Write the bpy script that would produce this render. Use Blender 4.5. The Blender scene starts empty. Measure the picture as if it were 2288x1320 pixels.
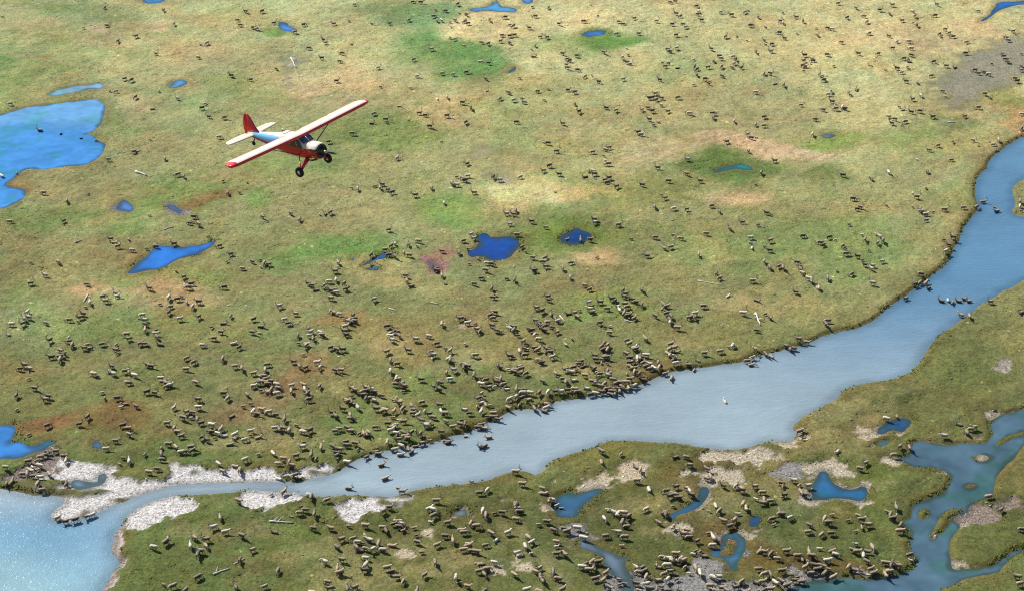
import bpy, bmesh, math, random
import numpy as np
from mathutils import Vector, Matrix
R = math.radians
random.seed(7); rng = np.random.default_rng(7)
S = bpy.context.scene
COL = S.collection

# ------------------------------------------------------------------ camera, sky, sun, exposure
CAM_H, PITCH, FPX = 175.0, R(31.0), 3742.0          # height (m), tilt below the horizon, focal length in photo pixels
SUN_AZ, SUN_EL = R(-47.0), R(43.0)                  # azimuth from straight ahead (negative: left), elevation
cam = bpy.data.cameras.new('camera'); cam.sensor_width = 36.0; cam.lens = FPX/2288.0*36.0
cam.clip_start = 1.0; cam.clip_end = 20000.0
co = bpy.data.objects.new('camera', cam); COL.objects.link(co)
co.location = (0, 0, CAM_H); co.rotation_euler = (math.pi/2-PITCH, 0, 0)
S.camera = co
W = bpy.data.worlds.new('World'); S.world = W; W.use_nodes = True
wn = W.node_tree; wn.nodes.clear()
sky = wn.nodes.new('ShaderNodeTexSky'); sky.sky_type = 'NISHITA'; sky.sun_disc = False
sky.sun_elevation = SUN_EL; sky.sun_rotation = SUN_AZ; sky.altitude = 10; sky.air_density = 1.0; sky.dust_density = 0.4
bg = wn.nodes.new('ShaderNodeBackground'); bg.inputs['Strength'].default_value = 0.07
wo = wn.nodes.new('ShaderNodeOutputWorld')
wn.links.new(sky.outputs[0], bg.inputs[0]); wn.links.new(bg.outputs[0], wo.inputs[0])
sun = bpy.data.lights.new('sun', 'SUN'); sun.energy = 4.6; sun.angle = R(0.53); sun.color = (1.0, 0.955, 0.88)
so = bpy.data.objects.new('sun', sun); COL.objects.link(so)
sd_ = Vector((math.sin(SUN_AZ)*math.cos(SUN_EL), math.cos(SUN_AZ)*math.cos(SUN_EL), math.sin(SUN_EL)))
so.rotation_euler = sd_.to_track_quat('Z', 'Y').to_euler(); so.location = (0, 0, 400)
S.view_settings.view_transform = 'Standard'; S.view_settings.look = 'None'
S.view_settings.exposure = 0.55; S.view_settings.gamma = 1.0; S.view_settings.use_curve_mapping = False
S.cycles.use_denoising = False; S.cycles.filter_width = 1.1
S.cycles.max_bounces = 4; S.cycles.diffuse_bounces = 2; S.cycles.glossy_bounces = 2
S.cycles.sample_clamp_indirect = 4.0

# ------------------------------------------------------------------ helpers
SP, CP = math.sin(PITCH), math.cos(PITCH)
def ground(u, v, z=0.0):
    """photo pixel -> point of the level plane z"""
    a, b = (u-1144.0)/FPX, (660.0-v)/FPX
    dx, dy, dz = a, CP+b*SP, -SP+b*CP
    t = (z-CAM_H)/dz
    return dx*t, dy*t
def pix(x, y, z=0.0):
    zz = z-CAM_H; d = y*CP-zz*SP
    return 1144+FPX*x/d, 660-FPX*(y*SP+zz*CP)/d
def lin(c):
    return tuple(((q/255.0)/12.92 if q/255.0 <= .04045 else ((q/255.0+.055)/1.055)**2.4) for q in c)
def tag(o, label=None, cat=None, group=None, kind=None):
    if label: o['label'] = label
    if cat: o['category'] = cat
    if group: o['group'] = group
    if kind: o['kind'] = kind
    return o
def mesh_obj(name, verts, faces, mat, parent=None, smooth=True):
    me = bpy.data.meshes.new(name); me.from_pydata([tuple(v) for v in verts], [], [tuple(f) for f in faces]); me.update()
    if smooth: me.shade_smooth()
    for m in (mat if isinstance(mat, (list, tuple)) else [mat]): me.materials.append(m)
    o = bpy.data.objects.new(name, me); COL.objects.link(o)
    if parent is not None: o.parent = parent
    return o
def hash2(ix, iy, seed):
    ix = ix.astype(np.int64).astype(np.uint64); iy = iy.astype(np.int64).astype(np.uint64)
    h = (ix*np.uint64(374761393)+iy*np.uint64(668265263)+np.uint64(seed*974711+12345)) & np.uint64(0xffffffff)
    h = ((h ^ (h >> np.uint64(13)))*np.uint64(1274126177)) & np.uint64(0xffffffff)
    h = h ^ (h >> np.uint64(16))
    return (h & np.uint64(0xffffff)).astype(np.float64)/float(0xffffff)
def vn(x, y, scale, seed):
    """value noise, -1..1"""
    x = np.asarray(x, float)/scale+1000.0; y = np.asarray(y, float)/scale+1000.0
    ix, iy = np.floor(x), np.floor(y); fx, fy = x-ix, y-iy
    fx = fx*fx*(3-2*fx); fy = fy*fy*(3-2*fy)
    a, b = hash2(ix, iy, seed), hash2(ix+1, iy, seed); c, d = hash2(ix, iy+1, seed), hash2(ix+1, iy+1, seed)
    return ((a+(b-a)*fx)*(1-fy)+(c+(d-c)*fx)*fy)*2-1
def sm(a, b, t):
    t = np.clip((t-a)/(b-a), 0, 1); return t*t*(3-2*t)

# node helper
class NT:
    def __init__(s, name):
        s.m = bpy.data.materials.new(name); s.m.use_nodes = True; s.t = s.m.node_tree; s.t.nodes.clear()
        s.out = s.n('ShaderNodeOutputMaterial'); s.p = s.n('ShaderNodeBsdfPrincipled'); s.l(s.p.outputs[0], s.out.inputs[0])
    def n(s, k, **kw):
        q = s.t.nodes.new(k)
        for a, b in kw.items(): setattr(q, a, b)
        return q
    def l(s, a, b): s.t.links.new(a, b)
    def attr(s, name): return s.n('ShaderNodeAttribute', attribute_name=name)
    def noise(s, scale, detail=2.0, rough=.5, vec=None, dist=0.0):
        q = s.n('ShaderNodeTexNoise'); q.inputs['Scale'].default_value = scale; q.inputs['Detail'].default_value = detail
        q.inputs['Roughness'].default_value = rough; q.inputs['Distortion'].default_value = dist
        if vec is not None: s.l(vec, q.inputs['Vector'])
        return q.outputs['Fac']
    def math(s, op, a, b=None, c=None):
        q = s.n('ShaderNodeMath', operation=op)
        for i, v in enumerate((a, b, c)):
            if v is None: continue
            if isinstance(v, (int, float)): q.inputs[i].default_value = v
            else: s.l(v, q.inputs[i])
        return q.outputs[0]
    def rng(s, v, a, b, c, d):
        q = s.n('ShaderNodeMapRange'); s.l(v, q.inputs[0])
        for i, k in enumerate((a, b, c, d)): q.inputs[i+1].default_value = k
        return q.outputs[0]
    def mix(s, f, a, b, blend='MIX'):
        q = s.n('ShaderNodeMix', data_type='RGBA', blend_type=blend)
        if isinstance(f, (int, float)): q.inputs[0].default_value = f
        else: s.l(f, q.inputs[0])
        for i, v in ((6, a), (7, b)):
            if isinstance(v, tuple): q.inputs[i].default_value = (*v, 1) if len(v) == 3 else v
            else: s.l(v, q.inputs[i])
        return q.outputs[2]
    def scale(s, col, f):
        q = s.n('ShaderNodeVectorMath', operation='SCALE'); s.l(col, q.inputs[0]); s.l(f, q.inputs['Scale']); return q.outputs[0]
def paint(name, col, rough=.4, metal=0.0, coat=0.0, var=.08):
    t = NT(name); g = t.n('ShaderNodeTexCoord').outputs['Object']
    f = t.rng(t.noise(6.0, 3, .6, g), .25, .75, 1-var, 1+var)
    rgb = t.n('ShaderNodeRGB'); rgb.outputs[0].default_value = (*col, 1)
    t.l(t.scale(rgb.outputs[0], f), t.p.inputs['Base Color'])
    t.p.inputs['Roughness'].default_value = rough; t.p.inputs['Metallic'].default_value = metal
    t.p.inputs['Coat Weight'].default_value = coat
    return t.m

# ------------------------------------------------------------------ outlines, read off the photo (pixels), laid out on the level ground
def Z(ox, oy, s):                      # a list given in threefold enlargement of a window at (ox, oy)
    return [(ox+float(a.split(',')[0])/3.0, oy+float(a.split(',')[1])/3.0) for a in s.split()]
A1, B1, C1, D1 = (0, 0), (572, 0), (1144, 0), (1716, 0)
A2, B2, C2, D2 = (0, 440), (572, 440), (1144, 440), (1716, 440)
A3, B3, C3, D3 = (0, 880), (572, 880), (1144, 880), (1716, 880)
RIVER = ([(-260, 1095)]
 + Z(*A3, '0,630 60,640 180,662 250,690 300,672 380,682 425,705 430,740 400,760 352,790 338,830 380,856 440,862 540,838 630,802 700,772 800,737 900,692 1000,657 1100,627 1250,602 1400,592 1550,590')
 + Z(*B3, '0,590 150,590 300,577 420,556 500,531 560,510 600,482 640,456 700,422 780,402 850,378 950,357 1050,347 1150,327 1250,302 1300,282 1380,265 1450,241 1530,203 1620,160 1690,118')
 + Z(*C3, '0,110 60,96 150,95 250,75 300,46 400,38 500,21 600,5')
 + Z(*C2, '820,1282 900,1237 980,1201 1050,1176 1150,1156 1250,1146 1350,1131 1450,1116 1550,1100 1600,1078')
 + Z(*D2, '0,1045 100,1021 200,1001 290,975 380,926 440,901 560,886 650,856 740,796 800,741 900,666 1000,601 1080,546 1150,491 1200,431 1240,351 1280,271 1320,201 1360,141 1400,86 1402,40')
 + Z(*D1, '1385,1320 1385,1232 1410,1171 1480,1101 1510,1051 1570,1001 1640,951 1690,926')
 + [(2310, 296), (2420, 250), (2520, 300), (2520, 560), (2400, 585)]
 + Z(*D2, '1716,556 1650,590 1560,648 1480,690 1420,722 1370,768 1320,808 1250,850 1180,900 1120,946 1092,1000 1062,1050 1050,1082 1000,1140 950,1180 860,1220 700,1240 600,1260 520,1290')
 + Z(*D3, '490,0 460,35 400,66 330,105 250,140 212,165 200,190 170,202 165,240 190,265 180,300 130,312 50,312')
 + Z(*C3, '1716,322 1650,346 1550,366 1450,380 1350,370 1250,351 1150,340 1050,331 950,326 850,320 750,315 660,316 600,336 540,361 460,386 380,401 330,421 280,451 230,481 200,511 150,550 110,532 60,511')
 + Z(*B3, '1716,516 1650,541 1550,576 1490,590 1420,606 1300,620 1150,631 1030,646 990,672 900,686 850,680 700,680 560,676 520,690 400,686 330,676 250,652 200,654 100,642 0,642')
 + Z(*A3, '1600,655 1500,665 1400,662 1300,675 1150,681 1050,701 960,741 880,790 832,830 815,880 772,920 752,990 745,1040 788,1100 798,1150 752,1190 722,1240 695,1290')
 + [(228, 1330), (222, 1420), (150, 1560), (-420, 1560)])
CREEK = (Z(*D3, '1716,90 1640,120 1560,140 1500,170 1472,220 1490,270 1480,325 1400,342 1320,332 1240,341 1100,321 1000,316 952,341 942,400 862,430 900,460 970,490 1080,495 1200,511 1220,560 1202,650 1110,690 1040,715 970,740 962,770 942,820 902,850 920,880 950,940 956,1000 942,1060 1000,1130 930,1182 800,1222 640,1241 500,1231 400,1241 280,1251 180,1290 100,1322')
 + [(1720, 1400), (1730, 1500), (2060, 1500), (2085, 1350)]
 + Z(*D3, '1140,1318 1230,1290 1350,1231 1500,1201 1552,1188 1602,1130 1680,1072 1716,1062') + [(2330, 1225), (2330, 1215)]
 + Z(*D3, '1716,1040 1640,1050 1590,1090 1500,1141 1420,1166 1330,1181 1260,1186 1222,1160 1230,1110 1216,1050 1221,980 1250,930 1290,890 1240,850 1250,825 1330,800 1340,752 1400,726 1460,706 1500,690 1520,620 1531,560 1600,481 1650,431 1690,371 1716,331') + [(2340, 960), (2340, 890)])
PONDS = {  # name suffix only orders them; text is the label
 'lake': (Z(*A1, '-240,820 0,770 150,726 300,706 450,686 600,666 660,668 695,690 712,720 700,760 690,810 665,850 610,888 560,900 620,906 660,945 712,965 700,1000 680,1040 640,1075 580,1105 480,1115 380,1126 280,1140 200,1130 150,1146 110,1190 34,1236 80,1256 170,1271 176,1300 160,1330 100,1366 50,1390 0,1400 -240,1430'), (70, 148, 236), 'large bright blue lake at the upper left edge'),
 'p2': (Z(*A1, '305,636 360,611 430,590 520,579 620,564 700,554 714,578 690,601 560,607 440,631 350,646'), (130, 175, 222), 'narrow pale blue pond above the upper left lake'),
 'p3': (Z(*A1, '1125,576 1160,546 1210,530 1265,540 1245,571 1190,590 1140,591'), (98, 165, 232), 'small oval blue pond right of the narrow pale pond'),
 'p4': (Z(*A1, '930,-20 960,10 1000,25 1060,26 1120,10 1130,-20'), (70, 140, 230), 'blue pond cut by the top edge, left of centre'),
 'p5': (Z(*B1, '150,152 200,150 230,180 278,205 240,216 170,211 138,181'), (70, 130, 225), 'small blue pond above the plane tail'),
 'p6': (Z(*B1, '1420,66 1500,50 1570,44 1610,8 1638,14 1642,44 1716,54 1746,72 1736,88 1700,86 1650,81 1580,76 1500,81 1440,82'), (80, 150, 220), 'thin branching blue pool near the top edge'),
 'p6b': (Z(*C1, '50,-10 140,-12 124,28 80,27'), (90, 150, 230), 'tiny blue pool at the top edge beside the branching pool'),
 'p7': (Z(*C1, '452,236 500,214 570,209 640,204 628,231 560,246 490,251'), (60, 125, 220), 'oval blue pond ringed with bright green grass at the top'),
 'p8': (Z(*B1, '1662,498 1690,470 1744,440 1740,470 1700,492'), (70, 120, 170), 'tiny dark pool right of the dark green patch'),
 'p9': (Z(*C1, '1345,1146 1400,1124 1460,1109 1530,1098 1604,1114 1612,1136 1560,1143 1500,1133 1420,1148 1360,1162'), (34, 128, 140), 'thin teal pool in the dark green arc'),
 'p10': (Z(*D1, '335,908 400,902 455,908 410,932 360,932'), (90, 120, 140), 'faint grey pool in a green tuft at the upper right'),
 'p11': (Z(*D1, '1525,15 1716,4 1780,2 1780,28 1716,31 1600,51 1540,76 1500,111 1450,148 1438,136 1500,80 1515,50'), (30, 110, 215), 'deep blue creek in the top right corner'),
 'p12': (Z(*A2, '860,502 920,450 1000,380 1060,330 1120,330 1200,336 1300,326 1400,300 1448,299 1380,351 1350,390 1250,401 1180,421 1100,471 1040,491 950,506 880,516'), (48, 120, 222), 'long slanted blue pond on the left meadow'),
 'p13': (Z(*A2, '775,60 795,38 830,20 870,30 918,66 890,96 840,97 785,84'), (86, 140, 226), 'small pale blue pool below the upper left lake'),
 'p14': (Z(*A2, '1105,60 1160,48 1212,90 1206,118 1170,102'), (96, 134, 206), 'small greyish pool right of the pale blue pool'),
 'p15': (Z(*B2, '690,462 720,440 800,400 900,363 914,388 840,417 760,442'), (50, 110, 195), 'thin streak of blue water below the plane'),
 'p15b': (Z(*B2, '730,487 780,464 830,470 800,492'), (60, 125, 200), 'short streak of blue water under the longer streak'),
 'p15c': (Z(*B2, '632,416 665,408 674,420 650,428'), (80, 140, 200), 'speck of blue water left of the blue streak'),
 'p16': (Z(*B2, '1490,250 1530,234 1570,260 1640,271 1716,272 1758,290 1778,330 1738,372 1716,400 1650,426 1580,431 1510,402 1450,411 1418,380 1470,340'), (28, 74, 162), 'wide dark blue pond at the middle of the picture'),
 'p17': (Z(*C2, '328,252 400,230 440,196 480,230 532,260 500,292 430,327 330,327 322,290'), (28, 68, 150), 'small dark blue pond right of the wide one'),
 'p18': ([(-180, 945)] + Z(*A3, '0,210 90,210 112,250 100,290 66,325 130,314 190,341 250,339 330,304 392,320 370,332 310,351 250,391 180,431 100,436 0,426') + [(-180, 1020)], (62, 135, 225), 'blue pond at the left edge above the gravel spit'),
 'p19': (Z(*A3, '600,330 630,310 684,340 670,371 620,372'), (100, 145, 220), 'tiny blue pool above the pale gravel'),
 'p20': (Z(*B2, '1165,440 1190,424 1222,460 1236,492 1190,492'), (130, 130, 160), 'tiny grey pool in the pinkish mud'),
 'tide': (Z(*A3, '470,622 480,580 560,590 650,606 690,530 740,540 700,600 600,640 520,652'), (130, 165, 205), 'shallow wet pool on the gravel spit'),
 's1': (Z(*C3, '290,682 350,660 410,664 430,682 480,650 560,626 602,640 560,690 500,731 475,790 440,836 330,836 290,780 258,740'), (62, 106, 160), 'heart shaped grey blue pond below the river'),
 's2': (Z(*C3, '1270,610 1338,614 1312,690 1242,760 1150,816 1100,831 1085,856 1048,832 1110,790 1170,730 1240,690'), (55, 118, 200), 'slanted blue pond in the lower meadow'),
 's3': (Z(*C3, '1590,830 1640,808 1677,850 1650,886 1600,887 1568,870'), (40, 85, 150), 'small round dark blue pool in the lower meadow'),
 's4': (Z(*C3, '1400,960 1470,914 1530,920 1582,980 1592,1040 1552,1090 1522,1130 1512,1192 1460,1182 1420,1112 1310,1102 1298,1060 1380,1040 1410,1010'), (70, 120, 180), 'blue pool curling round a small grassy islet'),
 's5': (Z(*C3, '440,962 500,978 560,1020 650,1060 720,1081 800,1101 762,1140 782,1190 804,1240 808,1330 800,1400 712,1400 718,1320 738,1260 700,1222 640,1182 650,1130 600,1081 530,1062 456,1030'), (105, 130, 170), 'winding grey blue gully at the bottom centre'),
 's7': (Z(*D3, '720,242 770,200 850,174 920,160 957,180 942,230 880,252 850,236 780,251 730,262'), (40, 95, 165), 'small dark blue pond right of the sand patch'),
 's8': (Z(*D3, '718,340 750,304 824,299 790,341 755,367'), (80, 125, 170), 'tiny pool below the sand patch'),
 's9': (Z(*D3, '370,520 420,530 440,590 520,621 600,641 660,626 688,650 660,701 560,711 440,691 380,711 308,716 298,640 330,560'), (50, 110, 180), 'L shaped blue pond with a pale rim'),
 's10': (Z(*B3, '1330,822 1368,788 1416,788 1422,820 1380,842'), (130, 150, 180), 'tiny pale pool in the lower meadow'),
}
ISLETS = [Z(*C3, '1430,975 1490,965 1522,1000 1490,1030 1492,1070 1400,1092 1388,1060 1450,1032'),
          Z(*D3, '1365,412 1450,404 1494,430 1450,456 1380,442'),
          Z(*D3, '1078,974 1110,900 1160,820 1210,780 1302,764 1290,802 1230,822 1200,900 1150,922 1110,984'),
          Z(*D3, '1000,800 1040,758 1082,780 1060,822 1020,842'),
          Z(*D3, '1515,346 1600,284 1716,247 1790,230 1790,244 1716,264 1620,302 1552,348'),
          Z(*D3, '1310,620 1340,608 1392,606 1380,622 1330,634')]
RIGHT_LAND = [(2330, 380), (2268, 410), (2261, 430), (2271, 458), (2261, 474), (2275, 485), (2330, 484)]

# pale shore and mud: polygon, colour
WHITE, TAN, GREY, SAND = (222, 217, 212), (194, 182, 158), (150, 147, 142), (200, 184, 156)
MUD = [
 (Z(*A3, '-60,600 60,590 130,560 260,520 330,440 500,452 640,482 830,490 890,570 930,600 1040,596 1130,556 1150,492 1250,462 1400,446 1450,490 1716,494') + Z(*B3, '0,488 200,500 440,502 530,520 420,570 0,610') + Z(*A3, '1500,610 1250,615 1000,675 800,755 540,850 380,870 320,830 400,740 250,700 60,650 -60,640'), WHITE),
 (Z(*A3, '812,905 885,912 960,872 1100,852 1260,772 1330,722 1420,672 1500,690 1600,660 1400,650 1100,670 960,730 850,810 800,860'), WHITE),
 (Z(*A3, '1610,700 1640,765') + Z(*B3, '0,772 120,772 250,742 390,690 250,640 0,632 -120,650'), WHITE),
 (Z(*B3, '560,670 1000,650 985,712 880,742 800,802 660,832 545,792 582,740'), WHITE),
 (Z(*A3, '770,900 830,880 812,960 800,1040 850,1100 850,1140 790,1180 750,1230 740,1290 720,1340 680,1340 690,1250 760,1170 770,1110 735,1040 740,960'), (205, 190, 180)),
 (Z(*C3, '1240,440 1300,360 1500,392 1716,372 1800,330 1716,505 1640,522 1540,472 1450,462 1400,500 1500,502 1540,572 1400,602 1360,520 1280,482'), TAN),
 (Z(*D3, '-20,300 180,296 205,268 246,300 172,342 60,362 -20,350'), SAND),
 (Z(*D3, '-30,490 60,480 180,510 190,560 120,600 60,590 -10,540'), GREY),
 (Z(*C3, '760,490 830,448 932,490 860,562 884,592 800,582 720,592 640,612 560,602 440,652 446,620 530,580 640,520 700,530'), SAND),
 (Z(*C3, '130,520 190,510 200,545 150,560'), SAND), (Z(*C3, '245,580 310,575 310,610 260,620'), SAND),
 (Z(*C3, '700,1080 1000,1060 1080,978 1132,1000 1122,1050 1300,1100 1420,1120 1522,1202 1350,1202 1300,1262 1716,1292 1716,1400 540,1400 600,1240 700,1180'), GREY),
 (Z(*C3, '325,850 512,830 482,900 522,962 540,1010 700,1070 690,1110 560,1090 440,1030 440,980 400,920 328,900'), GREY),
 (Z(*D3, '-10,1262 180,1200 420,1180 560,1190 720,1225 500,1246 200,1296 100,1326 -10,1340'), (168, 162, 158)),
 (Z(*D3, '520,272 600,234 742,240 752,290 722,330 800,296 836,300 790,350 740,370 690,340 560,302'), SAND),
 (Z(*D3, '840,240 900,262 960,200 975,180 960,240 900,280 850,270'), TAN),
 (Z(*D3, '308,512 390,446 432,460 500,512 582,545 480,562 440,540 400,520 330,572'), TAN),
 (Z(*D3, '440,580 520,612 600,632 660,605 700,650 670,715 560,735 440,705 380,735 300,760 260,750 300,716 290,660'), (185, 175, 155)),
 (Z(*D3, '905,862 960,830 1060,850 1062,892 980,912 930,892'), GREY),
 (Z(*D3, '1210,1000 1300,988 1284,1060 1290,1150 1510,1150 1420,1180 1260,1198 1222,1180'), TAN),
 (Z(*D3, '1230,820 1340,788 1336,748 1440,748 1716,668 1800,660 1800,720 1716,742 1500,802 1400,842 1300,892 1230,900 1225,980 1200,980 1240,880'), (150, 135, 122)),
 (Z(*D3, '1370,322 1420,268 1484,280 1484,334 1400,346'), (165, 140, 125)),
 (Z(*D3, '740,420 800,400 880,420 980,480 1100,492 1220,505 1230,540 1190,516 960,500 880,460 780,460'), TAN),
 (Z(*D3, '1080,984 1100,910 1150,830 1120,990'), SAND),
 (Z(*D3, '1350,404 1450,396 1504,430 1450,464 1370,450'), TAN),
 (Z(*C3, '1430,975 1490,965 1522,1000 1500,1020 1440,1010'), (150, 120, 85)),
 (Z(*C3, '1060,830 1120,840 1130,880 1060,900 1000,860'), GREY), (Z(*C3, '1560,880 1590,815 1650,795 1690,850 1660,900 1590,900'), TAN),
 (Z(*C3, '1300,560 1370,560 1420,620 1360,640 1250,620'), TAN), (Z(*C3, '1140,520 1200,500 1230,530 1150,560'), TAN),
 (Z(*B3, '958,1010 1000,958 1042,1000 1032,1082 980,1084'), SAND), (Z(*B3, '1100,930 1200,888 1202,920 1130,982'), SAND),
 (Z(*B3, '1318,1060 1400,1048 1452,1120 1440,1152 1340,1112'), SAND), (Z(*B3, '1560,1180 1700,1150 1760,1150 1750,1200 1580,1202'), SAND),
 (Z(*B3, '1320,850 1330,790 1380,770 1440,800 1400,860'), TAN), (Z(*B3, '1570,760 1660,760 1650,800 1600,840'), TAN),
 (Z(*C3, '70,1070 150,1030 182,1060 120,1092'), SAND), (Z(*C3, '170,760 240,750 232,802 190,804'), SAND), (Z(*C3, '20,1160 140,1138 100,1172 50,1192'), SAND),
 (Z(*D1, '1130,590 1250,450 1330,380 1450,320 1600,270 1716,220 1800,200 1800,500 1716,520 1600,580 1450,650 1300,722 1180,722'), (158, 154, 136)),
 (Z(*B1, '236,400 270,378 292,390 266,440 232,470 242,520 200,592 192,540 220,480'), (205, 200, 188)),
 (Z(*B1, '1450,1030 1490,990 1580,985 1640,1000 1560,1040 1480,1050'), (190, 180, 140)), (Z(*B1, '1590,1190 1640,1170 1670,1190 1640,1250 1600,1220'), (200, 192, 165)),
 (Z(*D1, '1150,810 1220,805 1290,815 1280,828 1200,830'), (190, 195, 170)),
 (Z(*B2, '1100,400 1140,390 1240,440 1300,465 1230,510 1130,540 1140,470'), (165, 125, 118)),
 (Z(*D2, '1570,1172 1610,1130 1642,1135 1630,1165'), (165, 155, 140)),
 (Z(*A2, '770,85 800,40 840,95'), (170, 160, 165)), (Z(*A2, '1110,50 1160,45 1220,90 1210,130 1160,110'), (160, 150, 155)),
 (Z(*A1, '30,1236 110,1180 150,1190 180,1260 170,1280 90,1262'), (190, 155, 95)),
 (Z(*B2, '1330,900 1370,860 1400,870 1380,900 1340,930'), (185, 165, 130)),
 (Z(*C3, '380,830 480,860 470,930 540,1000 700,1060 860,1075 1010,1040 1080,1060 1000,1110 760,1130 560,1060 430,1010 400,920'), GREY),
 (Z(*C3, '600,560 700,525 790,505 820,560 700,600 610,610'), SAND), (Z(*C3, '460,630 540,590 620,600 600,640 520,650'), TAN), (Z(*C3, '1290,600 1350,600 1330,700 1250,780 1240,760 1310,690'), TAN),
 (Z(*C3, '960,830 1050,820 1110,850 1180,900 1120,920 1020,890'), TAN), (Z(*C3, '1410,940 1480,890 1560,900 1600,960 1560,930 1480,915'), TAN), (Z(*C3, '1590,1040 1610,1080 1560,1150 1530,1200 1500,1200 1545,1110'), GREY),
 (Z(*D3, '20,1200 200,1170 330,1190 460,1180 420,1215 200,1240 40,1270'), GREY), (Z(*D3, '690,640 730,660 700,730 640,735 680,690'), TAN), (Z(*D3, '1480,140 1560,125 1640,105 1640,125 1560,145 1500,175'), TAN),
 (Z(*D3, '1215,980 1250,925 1290,890 1310,900 1270,950 1240,1000'), TAN), (Z(*D3, '1690,365 1720,325 1760,300 1760,330 1700,390'), TAN),
 (Z(*A3, '-40,600 80,570 140,500 240,420 330,350 380,350 330,440 330,540 100,600'), (140, 128, 118)),
]
# vegetation tints: cx, cy, rx, ry (pixels), colour, weight
GRN = (96, 128, 58)
TINT = [(990,105,125,58,(92,124,66),.95),(1060,140,80,50,(88,122,62),.85),(930,30,95,30,(96,122,76),.85),(1330,82,66,22,(78,118,46),.95),(1250,95,70,20,GRN,.4),(1625,378,100,28,(82,108,50),.95),
 (1480,430,110,38,(116,124,66),.6),(1280,530,115,45,(92,114,42),.9),(1000,470,110,40,GRN,.7),(850,290,140,50,(104,124,60),.65),(560,460,40,25,GRN,.7),(380,430,130,40,(105,128,62),.6),
 (300,480,80,40,GRN,.5),(130,470,110,30,GRN,.55),(420,600,120,30,(104,122,58),.5),(730,560,120,40,(92,124,60),.8),(800,585,60,25,GRN,.7),(1400,690,130,35,(112,130,64),.6),(640,370,130,40,(108,124,62),.6),
 (1550,155,140,18,(132,138,88),.5),(2060,300,120,30,(118,134,72),.6),(1850,303,90,20,(116,134,60),.75),(1820,400,60,30,(98,108,56),.7),(2240,220,60,60,(100,120,48),.8),(60,160,110,40,(108,134,72),.7),(150,90,100,30,(125,130,80),.5),
 (610,82,30,12,GRN,.8),(230,70,60,25,(150,122,92),.75),(345,50,60,15,(165,130,95),.6),(450,130,90,30,(146,126,84),.6),(660,190,170,55,(158,136,92),.85),(300,245,50,30,(165,138,92),.6),(440,440,60,20,(122,92,50),.85),
 (330,660,140,40,(158,132,98),.85),(210,635,60,15,(172,140,105),.7),(730,712,60,20,(140,108,68),.7),(760,725,80,30,(122,98,54),.5),(110,945,110,26,(122,82,50),.8),(300,960,90,30,(118,82,44),.55),
 (570,890,90,30,(122,82,48),.65),(650,850,60,25,(126,80,52),.65),(560,1010,120,18,(108,82,44),.6),(30,800,70,35,(138,112,62),.5),(1720,335,140,20,(178,146,112),.7),(1620,315,50,14,(178,148,112),.6),
 (1650,455,85,30,(176,148,104),.85),(1330,600,60,20,(172,144,98),.75),(1560,580,80,30,(160,144,98),.6),(1020,245,60,30,(172,146,96),.6),(1300,420,130,22,(178,150,94),.75),(1200,440,110,22,(184,168,116),.85),
 (1480,350,110,30,(172,150,106),.6),(1980,90,150,30,(180,150,106),.6),(2200,70,60,20,(165,138,94),.7),(2262,280,50,38,(160,118,68),.9),(2200,360,50,40,(126,98,58),.7),(955,590,42,24,(148,100,84),.85),
 (1080,60,90,36,(186,160,110),.75),(1240,50,140,30,(176,160,110),.5),(1540,1070,120,40,(98,80,38),.5),(1560,1200,90,30,(112,82,46),.65),(1750,1240,220,26,(104,78,38),.6),(2150,830,150,90,(92,100,50),.5),
 (1280,1020,110,40,(112,110,54),.6),(255,1230,26,90,(118,80,44),.6),(1180,1060,80,50,(104,112,58),.5),(1890,1110,80,60,(106,100,44),.6),(1990,1060,120,30,(100,108,50),.6),(480,720,70,50,(132,128,76),.5),
 (60,700,120,60,(140,140,92),.6),(280,560,120,30,(120,108,62),.5),(860,760,120,50,(138,118,68),.5),(1150,760,150,40,(124,118,62),.4),(620,1020,160,40,(112,104,56),.5),(2060,180,180,60,(160,156,108),.4),
 (820,20,80,18,(118,128,76),.5),(200,30,120,20,(112,128,80),.6),(700,480,160,50,(130,126,82),.5),(1880,780,120,40,(128,116,64),.6),(1450,830,160,18,(116,90,50),.7),(2090,590,60,60,(124,106,60),.5)]
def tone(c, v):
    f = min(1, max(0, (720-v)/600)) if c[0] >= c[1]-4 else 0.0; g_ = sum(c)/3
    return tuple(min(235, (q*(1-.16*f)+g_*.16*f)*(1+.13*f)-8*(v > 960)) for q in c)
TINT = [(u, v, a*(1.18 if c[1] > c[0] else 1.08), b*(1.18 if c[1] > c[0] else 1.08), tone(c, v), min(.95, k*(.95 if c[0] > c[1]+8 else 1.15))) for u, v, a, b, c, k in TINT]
GAIN = 1.0

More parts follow.
